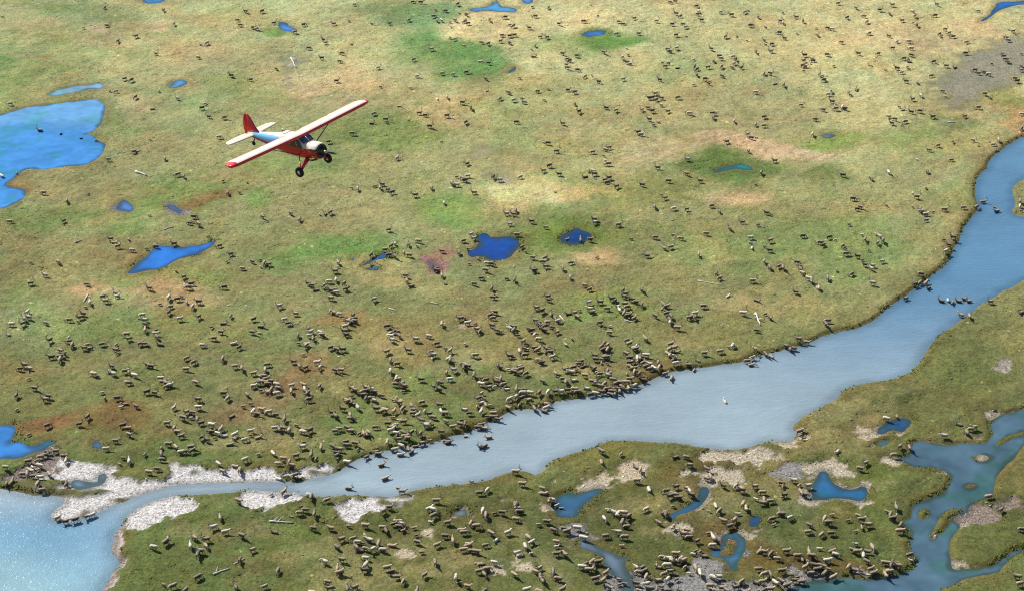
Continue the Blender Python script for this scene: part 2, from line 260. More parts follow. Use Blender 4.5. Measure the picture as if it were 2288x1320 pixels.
# ------------------------------------------------------------------ the ground grid
def axis(lo, hi, step, far, g=1.35):
    a = list(np.arange(lo, hi+1e-6, step)); s = step
    while a[-1] < far[1]: s *= g; a.append(a[-1]+s)
    s = step
    while a[0] > far[0]: s *= g; a.insert(0, a[0]-s)
    return np.array(a)
STEP = 0.4
XS = axis(-166, 166, STEP, (-9000, 9000)); YS = axis(192, 480, STEP, (-6000, 14000))
GX, GY = np.meshgrid(XS, YS)
def rough(poly, amp=.18, smooth=1, cut=1.2):
    """pixels -> world outline, rounded and made irregular"""
    p = [Vector(ground(*q)) for q in poly]
    for _ in range(smooth):
        q = []
        for i in range(len(p)):
            a, b = p[i], p[(i+1) % len(p)]
            q += [a*.75+b*.25, a*.25+b*.75]
        p = q
    q = []
    for i in range(len(p)):
        a, b = p[i], p[(i+1) % len(p)]; L = (b-a).length; n = max(1, int(L/cut)) if L < 60 else 1
        for k in range(n): q.append(a.lerp(b, k/n))
    p = np.array([tuple(v) for v in q])
    return p+amp*np.stack([vn(p[:, 0], p[:, 1], 1.4, 51)+vn(p[:, 0], p[:, 1], 4, 52)*1.5, vn(p[:, 0], p[:, 1], 1.4, 53)+vn(p[:, 0], p[:, 1], 4, 54)*1.5], 1)
def window(x0, x1, y0, y1):
    a, b = np.searchsorted(XS, (x0, x1)); c, d = np.searchsorted(YS, (y0, y1))
    return (slice(c, max(d, c+1)), slice(a, max(b, a+1)))
def sdf(poly, reach):
    """window round the outline, distance to it (only within reach) and the inside mask, on the grid"""
    W_ = window(poly[:, 0].min()-reach, poly[:, 0].max()+reach, poly[:, 1].min()-reach, poly[:, 1].max()+reach)
    GX, GY, XS, YS = globals()['GX'][W_], globals()['GY'][W_], globals()['XS'][W_[1]], globals()['YS'][W_[0]]
    D = np.full(GX.shape, reach)
    I = np.zeros(GX.shape, bool)
    n = len(poly)
    for i in range(n):
        (x0, y0), (x1, y1) = poly[i], poly[(i+1) % n]
        a, b = np.searchsorted(XS, (min(x0, x1)-reach, max(x0, x1)+reach)); c, d = np.searchsorted(YS, (min(y0, y1)-reach, max(y0, y1)+reach))
        gx, gy = GX[c:d, a:b], GY[c:d, a:b]
        dx, dy = x1-x0, y1-y0; L = dx*dx+dy*dy+1e-12
        t = np.clip(((gx-x0)*dx+(gy-y0)*dy)/L, 0, 1)
        np.minimum(D[c:d, a:b], np.hypot(gx-x0-t*dx, gy-y0-t*dy), out=D[c:d, a:b])
        if y0 != y1:
            c, d = np.searchsorted(YS, (min(y0, y1), max(y0, y1)))
            xi = x0+(YS[c:d]-y0)/(y1-y0)*dx
            I[c:d] ^= GX[c:d] < xi[:, None]
    return W_, D, I
REACH = 9.0
SD = np.full(GX.shape, REACH); WAT = np.zeros(GX.shape, bool); OWN = np.full(GX.shape, -1, int); BODY = []
def add_water(poly, col, label, name, smooth=1, amp=.18):
    w, D, I = sdf(rough(poly, amp, smooth), REACH)
    near = (I | (D < 1.3)) & ((OWN[w] < 0) | I)
    OWN[w][near] = len(BODY); BODY.append((name, label, col))
    WAT[w][I] = True; np.minimum(SD[w], D, out=SD[w])
add_water(RIVER, (168, 188, 198), 'wide grey blue river winding across the tundra to the lower left', 'river')
RIV = sm(8.5, 5.0, SD)
add_water(CREEK, (80, 112, 150), 'blue creek with side arms at the lower right', 'creek')
RIV = np.maximum(RIV, .7*sm(8.5, 5.0, SD))
for k, (poly, col, label) in PONDS.items():
    add_water(poly, col, label, 'lake' if k == 'lake' else 'pond', 1, .12 if k == 'lake' else .34)
for isl in ISLETS+[RIGHT_LAND]:
    w, D, I = sdf(rough(isl, .1), REACH)
    WAT[w][I] = False; np.minimum(SD[w], D, out=SD[w])
SGN = np.where(WAT, -SD, SD)

# ------------------------------------------------------------------ ground height and colour
w1 = vn(GX, GY, 3.0, 1)+.5*vn(GX, GY, 1.3, 2); w2 = vn(GX, GY, 14, 3)+.6*vn(GX, GY, 6, 4)
MUDW = np.zeros(GX.shape); MUDC = np.zeros(GX.shape+(3,))
fine = vn(GX, GY, .9, 55)+.6*(hash2(np.round(GX/.4), np.round(GY/.4), 56)*2-1); edge1 = 1.3*w1+.7*vn(GX, GY, 4.2, 58); edge2 = 2.0*w1+1.6*vn(GX, GY, 5, 57); strk = .12+.88*sm(-.62, -.02, .6*vn(GX*.45+.2*GY, GY, 2.6, 68)+.4*vn(GX*.6, GY, 1.1, 69)+.35*vn(GX, GY, 6, 70)); brk = sm(-.55, .0, vn(GX, GY, 4.5, 59)+.5*vn(GX, GY, 1.6, 60))
for poly, c in MUD:
    W_, D, I = sdf(rough(poly, .4), 6.0)
    s = np.where(I, -D, D)
    if poly[0][1] < 420: w = (1-sm(-3.4, 3.0, s+edge2[W_]))*.8
    else: w = 1-sm(-.4, .4, s+1.25*edge1[W_]+.5*fine[W_])
    if c == GREY: w = w*brk[W_]
    if c == WHITE: w = w*strk[W_]
    c = np.array(lin(c)); w3 = w[..., None]
    MUDC[W_] = MUDC[W_]*(1-w3)+c*w3; MUDW[W_] = np.maximum(MUDW[W_], w)
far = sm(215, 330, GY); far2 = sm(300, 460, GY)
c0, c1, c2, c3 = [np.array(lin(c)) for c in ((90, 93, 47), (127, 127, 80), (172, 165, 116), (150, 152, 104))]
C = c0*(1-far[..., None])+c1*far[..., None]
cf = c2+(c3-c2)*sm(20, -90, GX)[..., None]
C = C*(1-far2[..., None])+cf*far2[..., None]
north = sm(-1, 3, SGN)
wx, wy = GX+5*vn(GX, GY, 18, 5)+2.2*vn(GX, GY, 6, 6)+.8*vn(GX, GY, 2, 16), GY+5*vn(GX, GY, 18, 7)+2.6*vn(GX, GY, 6, 8)+.9*vn(GX, GY, 2, 17)
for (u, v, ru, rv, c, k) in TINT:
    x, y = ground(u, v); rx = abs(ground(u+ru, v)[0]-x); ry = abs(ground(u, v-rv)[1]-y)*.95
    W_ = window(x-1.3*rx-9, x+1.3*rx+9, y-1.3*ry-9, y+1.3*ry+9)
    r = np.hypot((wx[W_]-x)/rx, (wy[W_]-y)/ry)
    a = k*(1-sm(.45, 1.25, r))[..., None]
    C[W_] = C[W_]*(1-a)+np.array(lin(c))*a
# patchy plant cover: straw, moss and brown sedge in drifts, mostly straw on the drier ground beyond
dry = sm(-25, 30, GX)*sm(315, 365, GY+8*vn(GX, GY, 20, 83))
for (c, s1, s2, sd1, th, k) in (((92, 116, 56), 26, 8, 41, .12, .46), ((186, 168, 112), 19, 6, 43, .20, .40), ((120, 100, 60), 23, 7, 45, .28, .36), ((70, 78, 40), 9, 3, 47, .26, .38), ((168, 150, 108), 8, 2.6, 49, .32, .26)):
    d = .6*vn(GX*.75, GY, s1, sd1)+.4*vn(GX*.8, GY, s2, sd1+1)+.22*vn(GX, GY, s2*.3, sd1+100)
    a = (k*sm(th, th+.38, d)*(1-.75*dry*(sd1 in (41, 47))))[..., None]; lum = (C @ np.array([.3, .6, .1]))[..., None]
    c = np.array(lin(c)); c = c*(.45+.55*lum/max(1e-6, float(c @ np.array([.3, .6, .1]))))
    C = C*(1-a)+c*a
C *= (1+.14*vn(GX, GY*.7, 22, 9)+.12*vn(GX, GY, 8, 10)+.12*vn(GX, GY, 3, 11)+.12*vn(GX, GY, 1.2, 12))[..., None]
g = (.5*vn(GX, GY, 11, 13)+.5*vn(GX, GY, 4, 14))[..., None]
C *= 1+g*np.array([.12, -.04, -.10])
TRAILS = [[(60,840),(300,800),(560,830),(800,800),(1100,770),(1400,720),(1700,640)],[(150,700),(420,660),(700,640),(1000,600),(1300,640),(1500,690)],[(0,560),(250,540),(520,600),(760,690),(980,800),(1120,900)],[(240,420),(330,330),(480,260),(640,170),(760,60)],
 [(900,420),(1150,460),(1400,380),(1700,300),(2000,200),(2250,120)],[(1100,820),(1250,720),(1450,560),(1650,440),(1900,330),(2120,230)],[(120,1000),(380,960),(640,980),(860,940),(1060,860),(1200,760)],[(560,1180),(800,1240),(1050,1180),(1250,1120),(1500,1080)],[(1380,1010),(1600,1060),(1860,1170),(2010,1210)],[(1300,300),(1500,220),(1750,140),(2050,60)],[(0,120),(200,150),(420,90),(620,60),(900,70)],[(1700,720),(1860,600),(1980,480),(2100,400),(2200,310)]]
T_ = np.full(GX.shape, 2.0)
for tr in TRAILS:
    for off in (0.0, 1.6):
        q = np.array([ground(*u) for u in tr]); n_ = 26; s_ = np.linspace(0, len(q)-1, n_*(len(q)-1)+1); i_ = np.minimum(s_.astype(int), len(q)-2); f_ = s_-i_
        q = q[i_]*(1-f_)[:, None]+q[i_+1]*f_[:, None]
        q = q+np.stack([3.2*vn(s_, s_*0+off*9, .7, 63)+1.0*vn(s_, s_*0, .25, 64), off+3.2*vn(s_, s_*0+off*7, .7, 65)+1.0*vn(s_, s_*0, .25, 66)], 1)
        for (x0, y0), (x1, y1) in zip(q[:-1], q[1:]):
            a_, b_ = np.searchsorted(XS, (min(x0, x1)-2, max(x0, x1)+2)); c_, d_ = np.searchsorted(YS, (min(y0, y1)-2, max(y0, y1)+2))
            gx, gy = GX[c_:d_, a_:b_], GY[c_:d_, a_:b_]; dx, dy = x1-x0, y1-y0
            tt = np.clip(((gx-x0)*dx+(gy-y0)*dy)/(dx*dx+dy*dy+1e-9), 0, 1)
            np.minimum(T_[c_:d_, a_:b_], np.hypot(gx-x0-tt*dx, gy-y0-tt*dy), out=T_[c_:d_, a_:b_])
TW = (1-sm(.15, .75, T_))*sm(-.5, .4, vn(GX, GY, 16, 67))
C = C*(1-.5*TW[..., None])+np.array(lin((150, 130, 92)))*(.5*TW[..., None])*sm(190, 420, GY)[..., None]+np.array(lin((104, 90, 58)))*(.5*TW[..., None])*(1-sm(190, 420, GY)[..., None])
b = (.42*(1-sm(.2, 2.4, SGN+.9*w1)))[..., None]
C = C*(1-b)+np.array(lin((96, 80, 42)))*b
C = C*.95+.05*(C @ np.array([.3, .6, .1]))[..., None]
wet = (1-.42*(1-sm(.25, 1.3, SGN+.45*w1)))[..., None]
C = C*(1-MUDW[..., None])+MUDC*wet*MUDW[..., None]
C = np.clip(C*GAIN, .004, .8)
bank = (.13+.37*RIV)*(1-MUDW)+.10*MUDW
Hh = np.where(SGN > 0, bank*sm(0, 1, SGN/(.7+2.5*MUDW))+.02*np.minimum(SGN, .5), -.7*sm(0, 3.0, -SGN)-.03*np.minimum(-SGN, .5))
land = sm(.2, 2.0, SGN)
Hh = Hh+land*(1-.6*MUDW)*(.09*vn(GX, GY, 1.1, 21)+.06*vn(GX, GY, .8, 22)+.10*vn(GX, GY, 2.4, 23)+.14*vn(GX, GY, 6, 24))+sm(2, 9, SGN)*.5*vn(GX, GY, 34, 25)
Hh += land*.03*(rng.random(GX.shape)-.5)*2*(1-.3*MUDW)
def grid_mesh(name, cells, z, cols, mats):
    """quads of the grid where cells is true"""
    ny, nx = GX.shape; idx = np.arange(nx*ny).reshape(ny, nx)
    q = np.stack([idx[:-1, :-1], idx[:-1, 1:], idx[1:, 1:], idx[1:, :-1]], -1)[cells].reshape(-1, 4)
    used = np.zeros(nx*ny, bool); used[q.ravel()] = True
    rem = np.cumsum(used)-1; q = rem[q]
    P = np.stack([GX, GY, z], -1).reshape(-1, 3)[used]
    me = bpy.data.meshes.new(name)
    me.vertices.add(len(P)); me.vertices.foreach_set('co', P.ravel())
    me.loops.add(q.size); me.loops.foreach_set('vertex_index', q.ravel().astype(np.int32))
    me.polygons.add(len(q)); me.polygons.foreach_set('loop_start', np.arange(0, q.size, 4, dtype=np.int32)); me.polygons.foreach_set('loop_total', np.full(len(q), 4, np.int32))
    me.update(); me.shade_smooth()
    for k, a in cols.items():
        a = a.reshape(-1, a.shape[-1])[used] if a.ndim == 3 else a.ravel()[used]
        if a.ndim == 2:
            at = me.color_attributes.new(k, 'FLOAT_COLOR', 'POINT'); at.data.foreach_set('color', np.c_[a, np.ones(len(a))].ravel().astype(np.float32))
        else:
            at = me.attributes.new(k, 'FLOAT', 'POINT'); at.data.foreach_set('value', a.astype(np.float32))
    for m in mats: me.materials.append(m)
    o = bpy.data.objects.new(name, me); COL.objects.link(o)
    return o
t = NT('tundra'); pos = t.n('ShaderNodeNewGeometry').outputs['Position']
base = t.attr('cover').outputs['Color']; mud = t.attr('mud').outputs['Fac']
f1 = t.rng(t.noise(1.6, 4, .7, pos), 0.3, .7, .62, 1.38); f2 = t.rng(t.noise(5.0, 3, .75, pos), .3, .7, .66, 1.34)
veg = t.scale(t.scale(base, f1), f2)
veg = t.mix(t.rng(t.noise(.55, 4, .65, pos), .52, .72, 0, .35), veg, t.mix(1.0, veg, (1.16, 1.04, .84, 1), 'MULTIPLY'))
veg = t.mix(t.rng(t.noise(2.6, 3, .6, pos), .60, .75, 0, .5), veg, t.mix(1.0, veg, (.66, .80, .66, 1), 'MULTIPLY'))
vo = t.n('ShaderNodeTexVoronoi'); vo.inputs['Scale'].default_value = 5.5; t.l(pos, vo.inputs['Vector'])
g1 = t.rng(t.noise(2.2, 5, .8, pos), .40, .60, .42, 1.15)
grav = t.scale(base, t.math('MULTIPLY', g1, t.rng(vo.outputs['Distance'], .05, .5, 1.1, .86)))
t.l(t.mix(mud, veg, grav), t.p.inputs['Base Color'])
t.p.inputs['Roughness'].default_value = .9; t.p.inputs['Specular IOR Level'].default_value = .15
bp = t.n('ShaderNodeBump'); bp.inputs['Strength'].default_value = .85; bp.inputs['Distance'].default_value = .2
t.l(t.math('ADD', t.noise(2.2, 5, .75, pos), t.math('MULTIPLY', t.noise(7, 3, .7, pos), .5)), bp.inputs['Height']); t.l(bp.outputs[0], t.p.inputs['Normal'])
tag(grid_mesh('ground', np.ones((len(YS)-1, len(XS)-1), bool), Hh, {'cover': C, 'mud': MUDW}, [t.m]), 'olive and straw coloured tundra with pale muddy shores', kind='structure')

# ------------------------------------------------------------------ water
def water_mat(name, wave, ws, rgh):
    t = NT(name); pos = t.n('ShaderNodeNewGeometry').outputs['Position']
    base = t.attr('tint').outputs['Color']
    mp0 = t.n('ShaderNodeMapping'); mp0.inputs['Rotation'].default_value = (0, 0, R(-25)); mp0.inputs['Scale'].default_value = (.10, .45, 1); t.l(pos, mp0.inputs[0])
    t.l(t.scale(t.scale(base, t.rng(t.noise(.06, 3, .6, pos), .3, .7, .90, 1.10)), t.rng(t.noise(1.0, 4, .65, mp0.outputs[0]), .3, .7, .95, 1.05)), t.p.inputs['Base Color'])
    t.p.inputs['Roughness'].default_value = rgh; t.p.inputs['IOR'].default_value = 1.333
    mp = t.n('ShaderNodeMapping'); mp.inputs['Rotation'].default_value = (0, 0, R(20)); mp.inputs['Scale'].default_value = (.55, 1.5, 1); t.l(pos, mp.inputs[0])
    bp = t.n('ShaderNodeBump'); bp.inputs['Strength'].default_value = 1.0; bp.inputs['Distance'].default_value = wave
    t.l(t.math('ADD', t.noise(ws, 3, .6, mp.outputs[0]), t.math('MULTIPLY', t.noise(ws*3.7, 2, .6, pos), .35)), bp.inputs['Height']); t.l(bp.outputs[0], t.p.inputs['Normal'])
    return t.m
STILL = water_mat('still_water', .012, 1.3, .05)
FLOW = water_mat('flowing_water', .11, 1.0, .12)
CHOP = water_mat('choppy_water', .15, .75, .26)
SOUTH = {v_[2] for k_, v_ in PONDS.items() if k_[0] == 's'}
cellmin = lambda a: np.minimum(np.minimum(a[:-1, :-1], a[1:, :-1]), np.minimum(a[:-1, 1:], a[1:, 1:]))
LOW = SGN < 1.1
mx, my = ground(255, 1160)
bx, by = ground(330, 1100)
for i, (name, label, col) in enumerate(BODY):
    own = OWN == i
    cells = own[:-1, :-1] & (LOW[:-1, :-1] | LOW[1:, :-1] | LOW[:-1, 1:] | LOW[1:, 1:])
    k = np.array(lin(col))
    tint = np.broadcast_to(k, GX.shape+(3,))*np.ones(GX.shape+(1,))
    depth = sm(0, 4, -SGN)[..., None]
    if name == 'river':
        # silt grows towards the middle reach, the upper reach and the mouth are clearer
        u = sm(240, 300, GY)[..., None]*sm(20, 75, GX)[..., None]
        tint = tint*(1-u)+np.array(lin((104, 150, 184)))*u
        m = sm(by+2, by-12, GY)[..., None]*sm(bx+16, bx-14, GX)[..., None]
        tint = tint*(1-m)+np.array(lin((124, 174, 204)))*m
        m2 = sm(my-2, my-24, GY+.15*(GX-mx)+2*vn(GX, GY, 9, 31))[..., None]*sm(mx+8, mx-8, GX)[..., None]
        tint = tint*(1-m2)+np.array(lin((160, 200, 208)))*m2
        edge = sm(0, 2.5, -SGN+.4*w1)[..., None]
        tint = tint*(.72+.28*edge)
        cx = (XS[:-1] < bx-2)[None, :] & (GY[:-1, :-1] < by+9)
        tag(grid_mesh('lake', cells & cx, np.zeros(GX.shape), {'tint': np.clip(tint*.62, 0, 1)}, [CHOP]), 'rippled pale blue lake with sun glints in the lower left corner', kind='structure')
        cells = cells & ~cx
        mat = FLOW
    else:
        mat = STILL
        if name == 'lake':
            m = sm(ground(0, 300)[1]-3, ground(0, 270)[1], GY+4*vn(GX, GY, 12, 33))[..., None]
            tint = tint*(1-m)+np.array(lin((104, 168, 236)))*m
        tint = tint*(np.array([1.2, 1.1, .80]) if label in SOUTH or name == 'creek' else np.array([1.22, 1.14, .96]))*(1+(.10 if name == 'lake' else .22)*vn(GX, GY, 3.2, 91)+.12*vn(GX, GY, 1.1, 92))[..., None]
        teal = (sm(.15, .7, vn(GX, GY, 4.5, 93)+.5*vn(GX, GY, 1.6, 94))*.7)[..., None]
        tint = tint*(1-teal)+tint*np.array([.62, .98, .62])*teal
        shore = ((1-sm(.1, 1.5 if name == 'pond' else .9, -SGN+.6*w1))*.75)[..., None]
        tint = tint*(1-shore)+np.array(lin((62, 78, 62)))*shore
    tag(grid_mesh(name, cells, np.zeros(GX.shape), {'tint': np.clip(tint*.62, 0, 1)}, [mat]), label, kind='structure')
def height(x, y):
    i = np.clip(np.searchsorted(XS, x)-1, 0, len(XS)-2); j = np.clip(np.searchsorted(YS, y)-1, 0, len(YS)-2)
    fx = (x-XS[i])/(XS[i+1]-XS[i]); fy = (y-YS[j])/(YS[j+1]-YS[j])
    f = lambda A: (A[j, i]*(1-fx)+A[j, i+1]*fx)*(1-fy)+(A[j+1, i]*(1-fx)+A[j+1, i+1]*fx)*fy
    return f(Hh), f(SGN), f(MUDW)

# ------------------------------------------------------------------ the plane
def ring_loft(rings, cap=True):
    n = len(rings[0]); V = [p for r in rings for p in r]; F = []
    for i in range(len(rings)-1):
        for k in range(n): F.append((i*n+k, i*n+(k+1) % n, (i+1)*n+(k+1) % n, (i+1)*n+k))
    if cap: F += [tuple(range(n))[::-1], tuple((len(rings)-1)*n+k for k in range(n))]
    return V, F
def tube(pts, rad, n=8, flat=1.0):
    pts = [Vector(p) for p in pts]; rings = []
    for i, p in enumerate(pts):
        d = (pts[min(i+1, len(pts)-1)]-pts[max(i-1, 0)]).normalized()
        a = d.cross(Vector((0, 0, 1)) if abs(d.z) < .9 else Vector((0, 1, 0))).normalized(); b = d.cross(a)
        r = rad[i] if isinstance(rad, (list, tuple)) else rad
        rings.append([p+a*math.cos(2*math.pi*k/n)*r+b*math.sin(2*math.pi*k/n)*r*flat for k in range(n)])
    return ring_loft(rings)
def lathe(prof, n=24, ax='y'):
    V, F = [], []
    for (h, r) in prof:
        for k in range(n):
            a = 2*math.pi*k/n
            V.append((r*math.cos(a), h, r*math.sin(a)) if ax == 'y' else (h, r*math.cos(a), r*math.sin(a)))
    for i in range(len(prof)-1):
        for k in range(n): F.append((i*n+k, i*n+(k+1) % n, (i+1)*n+(k+1) % n, (i+1)*n+k))
    F += [tuple(range(n))[::-1], tuple((len(prof)-1)*n+k for k in range(n))]
    return V, F
def slab(poly, th, plane='xz', off=0.0):
    """outline -> plate with bevelled rim"""
    n = len(poly); cx = sum(p[0] for p in poly)/n; cz = sum(p[1] for p in poly)/n
    V, F = [], []
    for (s, k) in ((-.5, .93), (-.22, 1.0), (.22, 1.0), (.5, .93)):
        for (a, b) in poly:
            a, b = cx+(a-cx)*k, cz+(b-cz)*k
            V.append((a, off+s*th, b) if plane == 'xz' else (a, b, off+s*th))
    for i in range(3):
        for k in range(n): F.append((i*n+k, i*n+(k+1) % n, (i+1)*n+(k+1) % n, (i+1)*n+k))
    F += [tuple(range(n))[::-1], tuple(3*n+k for k in range(n))]
    return V, F
def fixn(o):
    bm = bmesh.new(); bm.from_mesh(o.data); bmesh.ops.recalc_face_normals(bm, faces=bm.faces); bm.to_mesh(o.data); bm.free(); return o
RED = paint('red_paint', (.66, .016, .022), .28, coat=.4); WHT = paint('white_paint', (.80, .67, .55), .3, coat=.3)
BLU = paint('sky_shade_blue', (.22, .55, .95), .3, coat=.3); BLK = paint('black_paint', (.012, .013, .018), .25, coat=.5)  # the blue is sky-lit shade of the white rear side, painted as colour
RUB = paint('tyre_rubber', (.015, .015, .016), .8); ALU = paint('bare_metal', (.55, .56, .58), .3, metal=1.0)
DRK = paint('dark_red_strut', (.16, .02, .015), .4); GLS = paint('window_glass', (.015, .03, .055), .06, coat=1.0)
PLANE_R, PLANE_P = (.54, -7.99, -39.25), (-13.94, 114.04, 119.07)
plane = bpy.data.objects.new('bush_plane', None); COL.objects.link(plane)
plane.rotation_euler = (R(PLANE_R[0]), R(PLANE_R[1]), R(PLANE_R[2])); plane.location = PLANE_P
tag(plane, 'red and white high wing bush plane flying low over the herd', 'plane')
NS = 28
def sect(x, hw, zt, zb, e=2.7):
    c, h = (zt+zb)/2, (zt-zb)/2; r = []
    for k in range(NS):
        a = 2*math.pi*(k+.5)/NS; ca, sa = math.cos(a), math.sin(a)
        r.append((x, math.copysign(abs(ca)**(2/e), ca)*hw, c+math.copysign(abs(sa)**(2/e), sa)*h))
    return r
SEC = [(-1.32,.60,.52,-.64,2.1),(-1.6,.63,.56,-.70,2.4),(-1.95,.65,.62,-.74,3),(-2.42,.65,.99,-.76,3.4),(-3.1,.65,1.02,-.77,3.6),(-4.0,.65,1.0,-.75,3.4),(-4.7,.58,.86,-.68,3),
       (-5.4,.50,.74,-.58,2.8),(-6.3,.40,.62,-.44,2.6),(-7.2,.30,.52,-.30,2.5),(-8.1,.20,.44,-.16,2.4),(-8.7,.12,.38,-.05,2.2),(-9.0,.05,.32,.05,2)]
V, F = ring_loft([sect(*s) for s in SEC])
fus = mesh_obj('fuselage', V, F, [WHT, RED, BLU], plane)
for p in fus.data.polygons:
    c = p.center; k = p.index % NS
    i = p.index//NS
    if p.index >= NS*(len(SEC)-1): continue
    low = [.20,.20,.18,.18,.16,.12,.06,.02,.02,.06,.1,.14,.14][i]
    if c.z < low: p.material_index = 1
    elif i in (5, 6, 7, 8, 9) and abs(c.y) > .12 and c.z < .62: p.material_index = 2
fixn(fus)
cow = mesh_obj('engine_cowling', *lathe([(-1.30,.60),(-1.22,.655),(-.95,.665),(-.62,.645),(-.44,.58),(-.36,.48),(-.40,.40),(-.55,.34)], 28, 'x'), [BLK, WHT, RED], plane)
for p in cow.data.polygons:
    if p.center.x < -.52: p.material_index = 1 if p.center.z > .30 else (2 if p.center.z < .12 else 0)
fixn(cow)
eng = mesh_obj('engine_front', *lathe([(-.56,.42),(-.50,.30),(-.36,.22),(-.22,.16),(-.14,.10)], 20, 'x'), BLK, plane); fixn(eng)
prop = fixn(mesh_obj('propeller', *lathe([(-.15,.10),(-.06,.13),(.04,.11),(.14,.05),(.17,.01)], 16, 'x'), ALU, plane))
for a in (R(62), R(242)):
    rings = []
    for j in range(9):
        r = .08+1.12*j/8; w = .055+.05*math.sin(math.pi*min(1, j/8*1.05))+(-.05 if j == 8 else 0); tw = R(50-34*j/8)
        rings.append([Vector((0.0+math.sin(tw)*w*q[0]+math.cos(tw)*.012*q[1], math.cos(tw)*w*q[0]-math.sin(tw)*.012*q[1], r)) for q in ((1, 0), (.4, 1), (-.6, 1), (-1, 0), (-.6, -1), (.4, -1))])
    V, F = ring_loft(rings); m = Matrix.Rotation(a, 4, 'X')
    fixn(mesh_obj('blade', [m @ v for v in V], F, BLK, prop))
for o_ in (cow, eng, prop): o_.location.x = -.2
# wing: one panel right through the roof, control surfaces behind it
WX, CH, HALF = -2.28, 1.10, 7.3
def wing_ring(y):
    k = 1-.0*abs(y); e = max(0, (abs(y)-6.75)/.55); sh = 1-.30*e*e; zz = 1.02+.020*abs(y)
    x0 = WX-.0-.14*e*e; c = CH*sh; th = .30*(1-.45*e)
    prof = [(0, 0), (.015, .22), (.06, .42), (.16, .60), (.35, .66), (.65, .50), (1.0, .26), (1.0, -.10), (.65, -.26), (.35, -.42), (.12, -.44), (.03, -.3)]
    return [(x0-c*a, y, zz+th*b) for a, b in prof]
ysx = [-7.3, -7.22, -7.05, -6.75, -5.5, -4.0, -2.4, -.66, 0, .66, 2.4, 4.0, 5.5, 6.75, 7.05, 7.22, 7.3]
V, F = ring_loft([wing_ring(y) for y in ysx])
wing = mesh_obj('wing', V, F, [WHT, RED], plane)
for p in wing.data.polygons:
    i, k = divmod(p.index, 12)
    if i >= len(ysx)-1 or abs(p.center.y) > 6.9 or k in (0, 1, 10, 11, 9): p.material_index = 1
fixn(wing)
def flapper(name, y0, y1):
    rings = []
    for j in range(5):
        y = y0+(y1-y0)*j/4; zz = 1.02+.020*abs(y); x0 = WX-CH-.02
        if abs(y) > 6.5: x0 += .0
        c = .30 if abs(y) < 6.7 else .22
        rings.append([(x0, y, zz+.05), (x0-c*.5, y, zz+.035), (x0-c, y, zz-.002), (x0-c*.5, y, zz-.02), (x0, y, zz-.02)])
    o = fixn(mesh_obj(name, *ring_loft(rings), [WHT, RED], wing))
    for p in o.data.polygons:
        if p.center.x < x0-c*.5: p.material_index = 1
    return o
for s in (-1, 1): flapper('flap', s*.75, s*3.6); flapper('aileron', s*3.66, s*6.85)
for s in (-1, 1):
    wt = fixn(mesh_obj('wing_strut', *tube([(-2.55, s*.60, -.42), (-2.66, s*3.15, .98)], [.06, .05], 8, .5), DRK, plane))
    fixn(mesh_obj('wing_tip_light', *tube([(WX-.5, s*7.28, 1.19), (WX-.5, s*7.36, 1.19)], [.05, .025], 8), ALU, wing))
    # cabin side windows
    for (x0, x1, z0, z1, sl) in ((-1.98, -2.62, .16, .80, .30), (-2.72, -3.38, .20, .80, 0), (-3.48, -4.08, .28, .74, 0), (-4.2, -4.6, .34, .66, -.06)):
        pl = [(x0, z0), (x1, z0), (x1, z1), (x0-sl, z1)]
        hw = .655 if x1 > -4.1 else .615
        fixn(mesh_obj('side_window', *slab(pl, .05, 'xz', s*(hw-.01)), GLS, plane, False))
    # windscreen: two panes
    pane = [(-1.86, s*.03, .63), (-1.90, s*.52, .58), (-2.36, s*.50, .93), (-2.36, s*.03, 1.0)]
    V = [Vector(p)+Vector((.04, 0, .03)) for p in pane]+[Vector(p)+Vector((-.04, 0, -.04)) for p in pane]
    fixn(mesh_obj('windscreen', V, [(0, 1, 2, 3), (7, 6, 5, 4), (0, 4, 5, 1), (1, 5, 6, 2), (2, 6, 7, 3), (3, 7, 4, 0)], GLS, plane, False))
    # undercarriage
    gear = fixn(mesh_obj('gear_leg', *tube([(-1.75, s*.52, -.60), (-1.78, s*.95, -.92), (-1.82, s*1.38, -1.30)], [.22, .17, .13], 10, .7), RED, plane))
    fixn(mesh_obj('gear_brace', *tube([(-2.75, s*.50, -.66), (-1.86, s*1.30, -1.24)], .045, 8), RED, plane))
    wh = bpy.data.objects.new('wheel', None); COL.objects.link(wh); wh.parent = plane; wh.location = (-1.82, s*1.52, -1.36)
    fixn(mesh_obj('tyre', *lathe([(-.10,.17),(-.145,.24),(-.14,.33),(-.09,.385),(0,.40),(.09,.385),(.14,.33),(.145,.24),(.10,.17)], 22), RUB, wh))
    fixn(mesh_obj('rim', *lathe([(-.12,.03),(-.115,.12),(-.09,.18),(.09,.18),(.115,.12),(.12,.03)], 16), WHT, wh))
    # tailplane
    tp = [(-7.95, 0), (-8.05, s*1.2), (-8.22, s*2.35), (-8.36, s*2.52), (-8.56, s*2.52), (-8.56, 0)]
    st = fixn(mesh_obj('stabilizer', *slab(tp, .09, 'xy', .20), WHT, plane))
    el = [(-8.60, s*.08), (-8.60, s*2.50), (-8.78, s*2.48), (-8.98, s*2.2), (-9.05, s*1.2), (-9.0, s*.25)]
    fixn(mesh_obj('elevator', *slab(el, .06, 'xy', .20), WHT, st))
fixn(mesh_obj('windscreen_post', *tube([(-1.84, 0, .66), (-2.33, 0, 1.03)], .03, 6), WHT, plane))
fin = [(-7.5, .46), (-7.86, .80), (-8.1, 1.25), (-8.34, 1.66), (-8.58, 1.86), (-8.72, 1.88), (-8.72, .30), (-7.7, .34)]
fn = fixn(mesh_obj('tail_fin', *slab(fin, .11, 'xz'), RED, plane))
